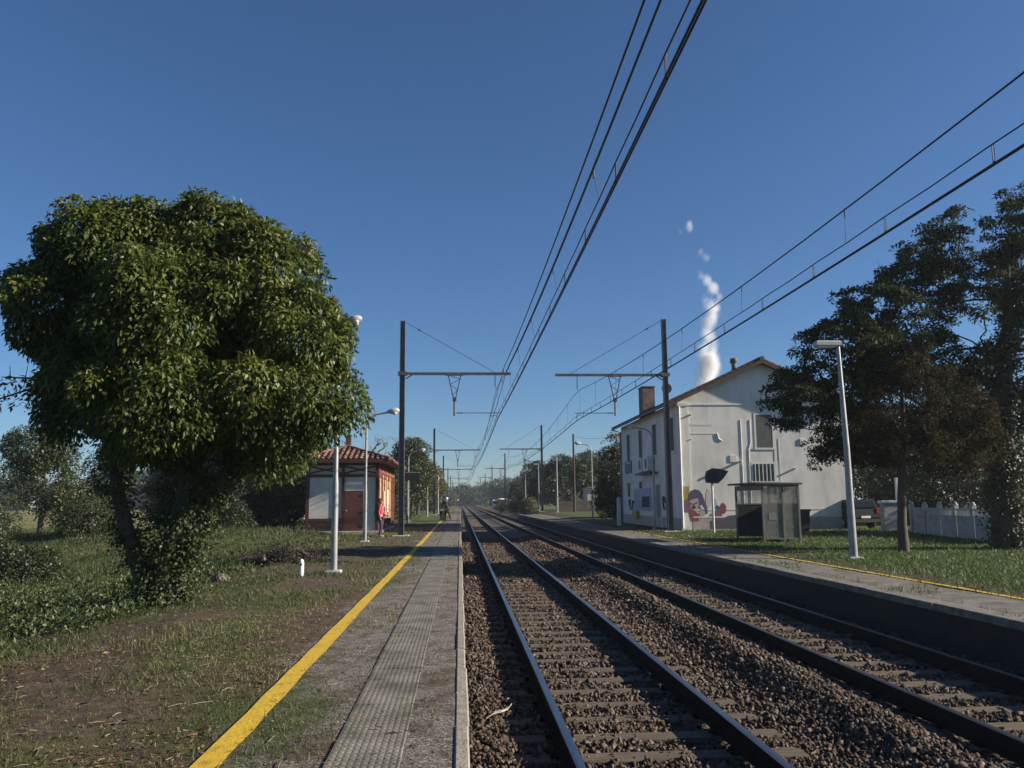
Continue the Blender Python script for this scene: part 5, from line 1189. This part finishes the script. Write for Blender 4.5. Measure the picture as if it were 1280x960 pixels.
o = leaves_obj('weeds', P2, np.tile([0, 0, 1.0], (len(P2), 1))+RNG.normal(size=(len(P2), 3))*.4, .075, .032, ramp_attr('weed_leaf', [(.026, .044, .012), (.046, .074, .018), (.072, .102, .026), (.13, .11, .05), (.15, .09, .05)], trans=.25), None, droop=-.1, jit=.7, tint=np.clip(.36+tn+RNG.normal(0, .15, len(P2)), 0, 1))
tag(o, 'rough leafy weeds and brambles around and behind the evergreen tree', 'weeds', kind='stuff')
# litter
x, y, d = polar(60000, 3.6, 32, R(-48), R(1)); k = (x < -.05) & (RNG.random(len(x)) < np.where(x < -1.4, .25+.75*(fbm(np.stack([x*.7, y*.7, x*0+55], 1), 3) > .47)*1.0, .10)) & ~(np.abs(x+1.5) < .09); x, y, d = x[k], y[k], d[k]
P = np.stack([x, y, ground_h(x, y)+RNG.uniform(.004, .03, len(x))], 1); n_ = len(x)
a = RNG.uniform(0, 6.283, n_); D = unit(np.stack([np.cos(a), np.sin(a), RNG.normal(0, .25, n_)], 1)); N = unit(np.array([0, 0, 1.0])+RNG.normal(size=(n_, 3))*.35); Sd = unit(np.cross(D, N))
l_ = RNG.lognormal(-3.6, .38, n_)[:, None]; w_ = l_*RNG.uniform(.25, .5, n_)[:, None]
V = np.stack([P, P+D*l_*.5+Sd*w_*.5, P+D*l_, P+D*l_*.5-Sd*w_*.5+N*w_*.3], 1).reshape(-1, 3)
m_lit = ramp_attr('dead_leaf', [(.055, .032, .02), (.10, .055, .03), (.16, .09, .045), (.22, .15, .085), (.36, .29, .20)], rough=.8, trans=.1)
tag(quads_obj('fallen_leaves', V, n_, m_lit, None, {'tint': ('FACE', np.clip(RNG.normal(.38, .24, n_), 0, 1))}), 'brown fallen leaves scattered over the left ground', 'leaf litter', kind='stuff')
mb = MB()
x, y, d = polar(520, 4, 24, R(-46), R(-4))
for a_, b_ in zip(x, y):
    if a_ > -1.0 or abs(a_+1.5) < .2: continue
    L_ = random.lognormvariate(-2.4, .45); th = random.uniform(0, 3.14); z_ = gz(a_, b_)+.012
    mb.tube([(a_, b_, z_), (a_+L_*.5*math.cos(th), b_+L_*.5*math.sin(th)+random.uniform(-.006, .006), z_+random.uniform(0, .012)), (a_+L_*math.cos(th), b_+L_*math.sin(th), z_)], [.003, .0035, .002], 4)
tag(mb.build('fallen_twigs', M('bleached_twig', (.30, .25, .18), (.12, .09, .06), scale=3)), 'pale dry twigs lying on the left ground', 'twigs', kind='stuff')
# heap of roots and logs
hx, hy = -4.75, 23.2; hz = gz(hx, hy); t = empty('brush_heap', (hx, hy, hz), 0, 'dark heap of roots, logs and cuttings behind the small white marker', 'brush heap')
bm = bmesh.new(); bmesh.ops.create_icosphere(bm, subdivisions=4, radius=1)
Vv = np.array([v.co[:] for v in bm.verts]); nn = fbm(Vv*2.2+4, 4)
for v, k_ in zip(bm.verts, nn): v.co = (v.co.x*.85*(.6+.8*k_), v.co.y*.6*(.6+.8*k_), max(-.1, v.co.z*.46*(.35+1.2*k_)))
me = bpy.data.meshes.new('mound'); bm.to_mesh(me); bm.free(); me.materials.append(M('dark_root_soil', (.035, .028, .02), (.016, .013, .011), rough=1, scale=8, bump=1)); link(bpy.data.objects.new('mound', me), t)
mb = MB(); mb.tube([(-1.0, -.6, .12), (-.35, -.72, .22)], [.11, .09], 8); mb.build('log', M('red_log', (.13, .07, .05), (.08, .048, .035), scale=6), t)
mb = MB(); mb.tube([(-.1, -.45, .1), (.15, -.35, .36), (.45, -.3, .40), (.7, -.3, .2)], [.07, .08, .06, .04], 8); mb.build('root', m_bark, t)
Pb = np.stack([RNG.normal(0, .55, 420), RNG.normal(-.1, .38, 420), np.abs(RNG.normal(.18, .12, 420))], 1); Pb[:, 2] += gz(hx, hy)-hz
leaves_obj('dead_foliage', *spray(Pb, np.tile([0, 0, 1.0], (420, 1)), 9, .07)[:2], .085, .035, ramp_attr('withered_leaf', [(.02, .016, .012), (.045, .033, .022), (.08, .06, .038)], trans=.1, rough=.9), t)
for k in range(60):
    mb = MB() if k == 0 else mb
    a_ = random.uniform(0, 6.28); q_ = random.uniform(.15, .75); mb.tube([(q_*math.cos(a_), q_*.7*math.sin(a_), .08), (q_*math.cos(a_)+random.uniform(-.5, .5), q_*.7*math.sin(a_)+random.uniform(-.3, .3), random.uniform(.08, .5))], [.014, .005], 5)
mb.build('branches', m_bark, t)
sx_, sy_ = -5.15, 18.6
bm = bmesh.new(); bmesh.ops.create_icosphere(bm, subdivisions=3, radius=1)
Vv = np.array([v.co[:] for v in bm.verts]); nn = fbm(Vv*1.6+8, 3)
for v, k_ in zip(bm.verts, nn): v.co = (v.co.x*.2*(.6+.8*k_), v.co.y*.16*(.6+.8*k_), max(-.02, v.co.z*.17*(.6+.8*k_)))
me = bpy.data.meshes.new('tree_stump'); bm.to_mesh(me); bm.free(); me.materials.append(M('stump', (.13, .10, .075), (.05, .04, .03), scale=9, bump=.8)); o = link(bpy.data.objects.new('tree_stump', me)); o.location = (sx_, sy_, gz(sx_, sy_)); tag(o, 'small dark weathered stump in the grass right of the evergreen trunk', 'stump')
# pale scrap on the ballast
mb = MB(); zb = float(ball_h(np.array([.39]), np.array([8.43]))[0])+.05
path = [(-.13, -.06, 0), (-.06, -.04, .035), (.02, -.02, .045), (.08, .04, .05), (.12, .12, .075)]
for i in range(4):
    a, b_ = Vector(path[i]), Vector(path[i+1]); wv = Vector((.01, .035, .004))*(1-.15*i)
    mb.prism([a-wv, b_-wv*.85, b_+wv*.85, a+wv], (0, 0, .008))
o = mb.build('torn_scrap', M('bleached_scrap', (.62, .56, .48), (.36, .30, .24), scale=20, rough=.8), fix=True); o.location = (.39, 8.43, zb); tag(o, 'torn pale scrap lying on the ballast beside the left rail', 'scrap')

# ------------------------------------------------------------------ people
def skin(name, J, edges, mat, parent, root=0, sub=1):
    keys = list(J); me = bpy.data.meshes.new(name)
    me.from_pydata([J[k][0] for k in keys], [(keys.index(a), keys.index(b)) for a, b in edges], [])
    o = link(bpy.data.objects.new(name, me))
    md = o.modifiers.new('s', 'SKIN'); md.use_smooth_shade = True
    for i, k in enumerate(keys):
        r_ = J[k][1]; me.skin_vertices[0].data[i].radius = r_ if isinstance(r_, tuple) else (r_, r_)
        me.skin_vertices[0].data[i].use_root = (i == root)
    sb = o.modifiers.new('d', 'SUBSURF'); sb.levels = sb.render_levels = sub
    dg = bpy.context.evaluated_depsgraph_get(); dg.update()
    nm = bpy.data.meshes.new_from_object(o.evaluated_get(dg)); bpy.data.objects.remove(o)
    nm.name = name; nm.materials.clear(); nm.materials.append(mat); nm.polygons.foreach_set('use_smooth', [True]*len(nm.polygons))
    return link(bpy.data.objects.new(name, nm), parent)
m_skin = M('skin', (.36, .21, .15), (.30, .17, .12), rough=.5)
def person(label, loc, rz_, lean, J2, top_m, leg_m, hair_m, shoe_m, longcoat=False, curly=True):
    """faces -y locally; J2 overrides joints"""
    t = empty('person', loc, rz_, label, 'person')
    J = {'pelvis': ((0, 0, .90), (.135, .10)), 'belly': ((0, 0, 1.04), (.125, .09)), 'chest': ((0, 0, 1.24), (.15, .10)), 'collar': ((0, .01, 1.36), (.09, .07)), 'neck': ((0, 0, 1.43), .050), 'jaw': ((0, -.015, 1.50), (.065, .075)), 'crown': ((0, 0, 1.585), (.075, .09)),
         'nose': ((0, -.105, 1.535), .014),
         'shl': ((.17, 0, 1.33), .062), 'ell': ((.21, .02, 1.06), .042), 'wrl': ((.22, -.06, .83), .028), 'hal': ((.22, -.08, .76), (.034, .018)),
         'shr': ((-.17, 0, 1.33), .062), 'elr': ((-.21, .02, 1.06), .042), 'wrr': ((-.22, -.06, .83), .028), 'har': ((-.22, -.08, .76), (.034, .018)),
         'hpl': ((.085, 0, .82), .088), 'knl': ((.09, -.02, .47), .058), 'anl': ((.09, .02, .09), .038), 'tol': ((.10, -.14, .035), .034),
         'hpr': ((-.085, 0, .82), .088), 'knr': ((-.09, -.02, .47), .058), 'anr': ((-.09, .02, .09), .038), 'tor': ((-.10, -.14, .035), .034)}
    for s_, sg in (('l', 1), ('r', -1)):
        for i, (dx, L_) in enumerate(((-.026, .075), (-.009, .085), (.009, .08), (.026, .065))): J['f%d%s' % (i, s_)] = None
    for k, v in J2.items(): J[k] = v if isinstance(v[0], tuple) else (v, J[k][1])
    ed = [('pelvis', 'belly'), ('belly', 'chest'), ('chest', 'collar'), ('collar', 'neck'), ('neck', 'jaw'), ('jaw', 'crown'), ('jaw', 'nose')]
    for s_ in 'lr':
        ed += [('collar', 'sh'+s_), ('sh'+s_, 'el'+s_), ('el'+s_, 'wr'+s_), ('wr'+s_, 'ha'+s_), ('pelvis', 'hp'+s_), ('hp'+s_, 'kn'+s_), ('kn'+s_, 'an'+s_), ('an'+s_, 'to'+s_)]
        h_ = Vector(J['ha'+s_][0]); w_ = Vector(J['wr'+s_][0]); dv = (h_-w_).normalized(); sdv = dv.cross(Vector((1, 0, 0))).normalized()
        for i, (off_, L_) in enumerate(((-.027, .07), (-.009, .082), (.009, .076), (.027, .06))):
            p_ = h_+sdv*off_+dv*.02; J['f%d%s' % (i, s_)] = (tuple(p_+dv*L_*.5), .0085); J['g%d%s' % (i, s_)] = (tuple(p_+dv*L_+Vector((0, -.02, 0))), .007)
            ed += [('ha'+s_, 'f%d%s' % (i, s_)), ('f%d%s' % (i, s_), 'g%d%s' % (i, s_))]
        J['th'+s_] = (tuple(w_+dv*.035-sdv*.045), .0095); J['tt'+s_] = (tuple(w_+dv*.075-sdv*.055), .008); ed += [('wr'+s_, 'th'+s_), ('th'+s_, 'tt'+s_)]
    body = skin('body', J, ed, m_skin, t)
    g = lambda k, r_: (J[k][0], r_)
    T = {'pelvis': g('pelvis', (.15, .115)), 'belly': g('belly', (.14, .105)), 'chest': g('chest', (.165, .115)), 'collar': g('collar', (.10, .078))}
    te = [('pelvis', 'belly'), ('belly', 'chest'), ('chest', 'collar')]
    for s_ in 'lr':
        T['sh'+s_] = g('sh'+s_, .074); T['el'+s_] = g('el'+s_, .055); T['wr'+s_] = g('wr'+s_, .042); te += [('collar', 'sh'+s_), ('sh'+s_, 'el'+s_), ('el'+s_, 'wr'+s_)]
    if longcoat:
        a = Vector(J['pelvis'][0]); kk = (Vector(J['knl'][0])+Vector(J['knr'][0]))/2; T['hem'] = (tuple(a.lerp(kk, .75)), (.20, .16)); te.append(('pelvis', 'hem')); T['pelvis'] = g('pelvis', (.18, .14))
    skin('coat' if longcoat else 'top', T, te, top_m, t)
    Lg = {'pelvis': g('pelvis', (.145, .11))}; le = []
    for s_ in 'lr':
        Lg['hp'+s_] = g('hp'+s_, .098); Lg['kn'+s_] = g('kn'+s_, .070); Lg['an'+s_] = g('an'+s_, .052); le += [('pelvis', 'hp'+s_), ('hp'+s_, 'kn'+s_), ('kn'+s_, 'an'+s_)]
    skin('trousers', Lg, le, leg_m, t)
    for s_ in 'lr':
        a = Vector(J['an'+s_][0]); b_ = Vector(J['to'+s_][0]); skin('shoe', {'a': (tuple(a-Vector((0, 0, .03))+(a-b_)*.15), .042), 'b': (tuple(b_), (.046, .036))}, [('a', 'b')], shoe_m, t)
    c_ = Vector(J['crown'][0]); jw = Vector(J['jaw'][0]); upv = (c_-jw).normalized()
    bm = bmesh.new(); bmesh.ops.create_icosphere(bm, subdivisions=3, radius=1)
    for v in bm.verts:
        k_ = float(vnoise(np.array([[v.co.x*4+3, v.co.y*4, v.co.z*4]]))[0]); s_ = (1+.22*(k_-.5)) if curly else 1
        fr_ = .05 if v.co.y < -.25 and v.co.z < .35 else 0
        v.co = Vector((v.co.x*.098*s_, v.co.y*.112*s_+.022+fr_, v.co.z*(.092 if v.co.z > 0 else .10)*s_))
    me = bpy.data.meshes.new('hair'); bm.to_mesh(me); bm.free(); me.materials.append(hair_m); me.polygons.foreach_set('use_smooth', [True]*len(me.polygons))
    o = link(bpy.data.objects.new('hair', me), t); o.location = c_+Vector((0, .0, .028)); o.rotation_euler = Vector((0, 0, 1)).rotation_difference(upv).to_euler()
    for sg in (-1, 1):
        mb = MB(); e_ = jw.lerp(c_, .6); mb.lathe([(.001, -.012), (.012, -.006), (.013, .003), (.001, .01)], (e_.x+sg*.03, e_.y-.082, e_.z), 8, axis='y'); mb.build('eye', m_black, body)
        mb = MB(); mb.lathe([(.001, -.008), (.02, -.006), (.024, .004), (.001, .008)], (jw.x+sg*.072, jw.y+.02, jw.lerp(c_, .45).z), 8, axis='x'); mb.build('ear', m_skin, body)
    return t, J
# woman beside the shelter
m_redtop = M('red_top', (.50, .055, .085), (.38, .04, .07), rough=.8); m_purple = M('dark_purple_trousers', (.05, .032, .065), (.035, .024, .048), rough=.85)
m_hair = M('dark_hair', (.022, .015, .013), rough=.6, scale=30); m_sandal = M('tan_sandal', (.42, .30, .22), rough=.6)
px_, py_ = -3.50, 37.4
t, J = person('person in a red top and dark purple trousers standing by the shelter', (px_, py_, gz(px_, py_)), R(78), 0,
    {'ell': (.22, .06, 1.08), 'wrl': (.2, -.14, .98), 'hal': (.18, -.20, .94), 'elr': (-.21, .03, 1.06), 'wrr': (-.20, -.04, .84), 'har': (-.20, -.06, .77), 'knr': (-.09, -.05, .47), 'anr': (-.09, .03, .09), 'tor': (-.10, -.13, .035)}, m_redtop, m_purple, m_hair, m_sandal)
t.scale = (1.0, 1.0, 1.0)
hb_ = empty('handbag', (px_, py_, gz(px_, py_)), R(78), 'black handbag hanging from the hand of the person in red', 'handbag')
mb = MB(); mb.box(.10, .24, -.42, -.12, .58, .84, bev=.03); mb.build('bag_body', m_black, hb_); mb = MB(); mb.tube([(.17, -.36, .84), (.18, -.30, .94), (.18, -.23, .93), (.17, -.16, .84)], .010, 6); mb.build('strap', m_black, hb_)
hb_ = empty('backpack', (px_, py_, gz(px_, py_)), R(78), 'small dark grey bag on the back of the person in red', 'bag')
mb = MB(); mb.box(-.12, .12, .125, .26, .92, 1.2, bev=.04); mb.build('bag_body', M('bag_grey', (.10, .10, .11), rough=.8), hb_); mb = MB(); mb.box(-.09, .09, .262, .29, .95, 1.08, bev=.012); mb.build('pocket', M('bag_pale', (.35, .35, .36), rough=.8), hb_)
# white haired person bending over a suitcase
m_coat = M('dark_coat', (.024, .02, .022), (.016, .014, .016), rough=.9); m_wh = M('white_hair', (.75, .74, .72), (.6, .59, .57), rough=.7, scale=20); m_dk = M('charcoal_trousers', (.03, .027, .03), rough=.9); m_shoe = M('dark_shoe', (.025, .02, .018), rough=.5)
px2, py2 = -1.03, 66.5; z2 = gz(px2, py2)+.012
t, J = person('white haired person in a dark coat leaning over a suitcase on the left platform', (px2, py2, z2), R(180), 0,
    {'belly': (.03, -.08, 1.06), 'chest': (.05, -.20, 1.24), 'collar': (.05, -.27, 1.36), 'neck': (.04, -.32, 1.42), 'jaw': (.03, -.39, 1.47), 'crown': (.03, -.40, 1.56), 'nose': (.03, -.49, 1.49),
     'shl': (.22, -.22, 1.32), 'ell': (.36, -.30, 1.10), 'wrl': (.40, -.42, 1.0), 'hal': (.41, -.46, .97), 'shr': (-.12, -.24, 1.32), 'elr': (-.16, -.36, 1.09), 'wrr': (.08, -.50, .98), 'har': (.16, -.52, .96),
     'knl': (.10, -.03, .47), 'anl': (.10, .05, .09), 'tol': (.11, -.11, .035), 'knr': (-.18, .02, .46), 'anr': (-.26, .08, .09), 'tor': (-.28, -.08, .035)}, m_coat, m_dk, m_wh, m_shoe, longcoat=True, curly=False)
t.scale = (1.12, 1.12, 1.12)
sc = empty('suitcase', (px2-.33, py2+.40, z2), R(10), 'tall dark wheeled suitcase held by the white haired person', 'suitcase')
mb = MB(); mb.box(-.24, .24, -.15, .15, .06, .80, bev=.05); mb.build('case', M('case_dark', (.016, .011, .012), rough=.7), sc)
mb = MB(); mb.tube([(-.14, .1, .8), (-.14, .1, 1.08), (.14, .1, 1.08), (.14, .1, .8)], .014, 6); mb.build('handle', m_black, sc)
for s_ in (-.18, .18):
    mb = MB(); mb.lathe([(.001, -.02), (.05, -.02), (.05, .02), (.001, .02)], (s_, .08, .05), 10, axis='x'); mb.build('wheel', m_tyre, sc)

# ------------------------------------------------------------------ steam plume (far cooling tower steam)
m_puff = bpy.data.materials.new('steam'); m_puff.use_nodes = True; n = m_puff.node_tree.nodes; l = m_puff.node_tree.links
n.remove(n['Principled BSDF']); vol = n.new('ShaderNodeVolumePrincipled'); vol.inputs['Color'].default_value = (1, 1, 1, 1); vol.inputs['Anisotropy'].default_value = .2
tc = n.new('ShaderNodeTexCoord'); ln = n.new('ShaderNodeVectorMath'); ln.operation = 'LENGTH'; l.new(tc.outputs['Object'], ln.inputs[0])
fo = n.new('ShaderNodeMapRange'); fo.inputs[1].default_value = 1.0; fo.inputs[2].default_value = .15; l.new(ln.outputs['Value'], fo.inputs[0])
ge = n.new('ShaderNodeNewGeometry'); ns = n.new('ShaderNodeTexNoise'); ns.inputs['Scale'].default_value = .06; ns.inputs['Detail'].default_value = 4; l.new(ge.outputs['Position'], ns.inputs['Vector'])
nm = n.new('ShaderNodeMapRange'); nm.inputs[1].default_value = .36; nm.inputs[2].default_value = .66; nm.inputs[3].default_value = 0; nm.inputs[4].default_value = 1; l.new(ns.outputs['Fac'], nm.inputs[0])
mu = n.new('ShaderNodeMath'); mu.operation = 'MULTIPLY'; l.new(fo.outputs[0], mu.inputs[0]); l.new(nm.outputs[0], mu.inputs[1])
oi = n.new('ShaderNodeObjectInfo'); sp2 = n.new('ShaderNodeSeparateColor'); l.new(oi.outputs['Color'], sp2.inputs[0])
m2 = n.new('ShaderNodeMath'); m2.operation = 'MULTIPLY'; l.new(mu.outputs[0], m2.inputs[0]); l.new(sp2.outputs[0], m2.inputs[1])
l.new(m2.outputs[0], vol.inputs['Density']); l.new(vol.outputs[0], n['Material Output'].inputs['Volume'])
puffs = [(352, 150, 20, .16), (353, 168, 19, .16), (355, 186, 18, .15), (358, 200, 15, .14), (352, 208, 14, .14), (360, 223, 12, .12), (355, 238, 11, .11), (353, 252, 9, .10), (360, 258, 10, .12), (366, 272, 10, .12), (358, 288, 9, .10), (373, 291, 7, .07), (366, 304, 9, .12), (357, 317, 7.5, .12), (349, 325, 5.5, .09), (362, 276, 12, .07)]
puffs2 = [(334, 396, 6.5, .10), (336, 403, 4.5, .08), (322, 392, 5, .04), (350, 358, 5, .05), (359, 353, 6, .05)]
bm = bmesh.new(); bmesh.ops.create_icosphere(bm, subdivisions=3, radius=1); pme = bpy.data.meshes.new('puff'); bm.to_mesh(pme); bm.free(); pme.materials.append(m_puff)
for nm_, lab, lst in (('steam_plume', 'tall white steam plume rising behind the roof of the white house', puffs), ('steam_wisp', 'small detached wisps of steam drifting above the tall plume', puffs2)):
    t = empty(nm_, (355, 1150, lst[0][1]), 0, lab, 'steam')
    for (x_, z_, r_, dn) in lst:
        o = link(bpy.data.objects.new('puff', pme), t); o.location = (x_-355, random.uniform(-3, 3), z_-lst[0][1]); o.scale = (r_*1.15, r_*1.15, r_*1.5); o.color = (dn*1.25, 0, 0, 1)
# ------------------------------------------------------------------ air
m_air = bpy.data.materials.new('haze'); m_air.use_nodes = True; n = m_air.node_tree.nodes; l = m_air.node_tree.links
n.remove(n['Principled BSDF']); vol = n.new('ShaderNodeVolumePrincipled'); vol.inputs['Color'].default_value = (.86, .92, 1, 1); vol.inputs['Density'].default_value = .00032; vol.inputs['Anisotropy'].default_value = .3
l.new(vol.outputs[0], n['Material Output'].inputs['Volume'])
mb = MB(); mb.box(-960, 960, -70, 1000, -4, 24); o = mb.build('haze', m_air, fix=True); tag(o, kind='stuff'); o['label'] = 'thin blue haze in the distance'; o['category'] = 'haze'
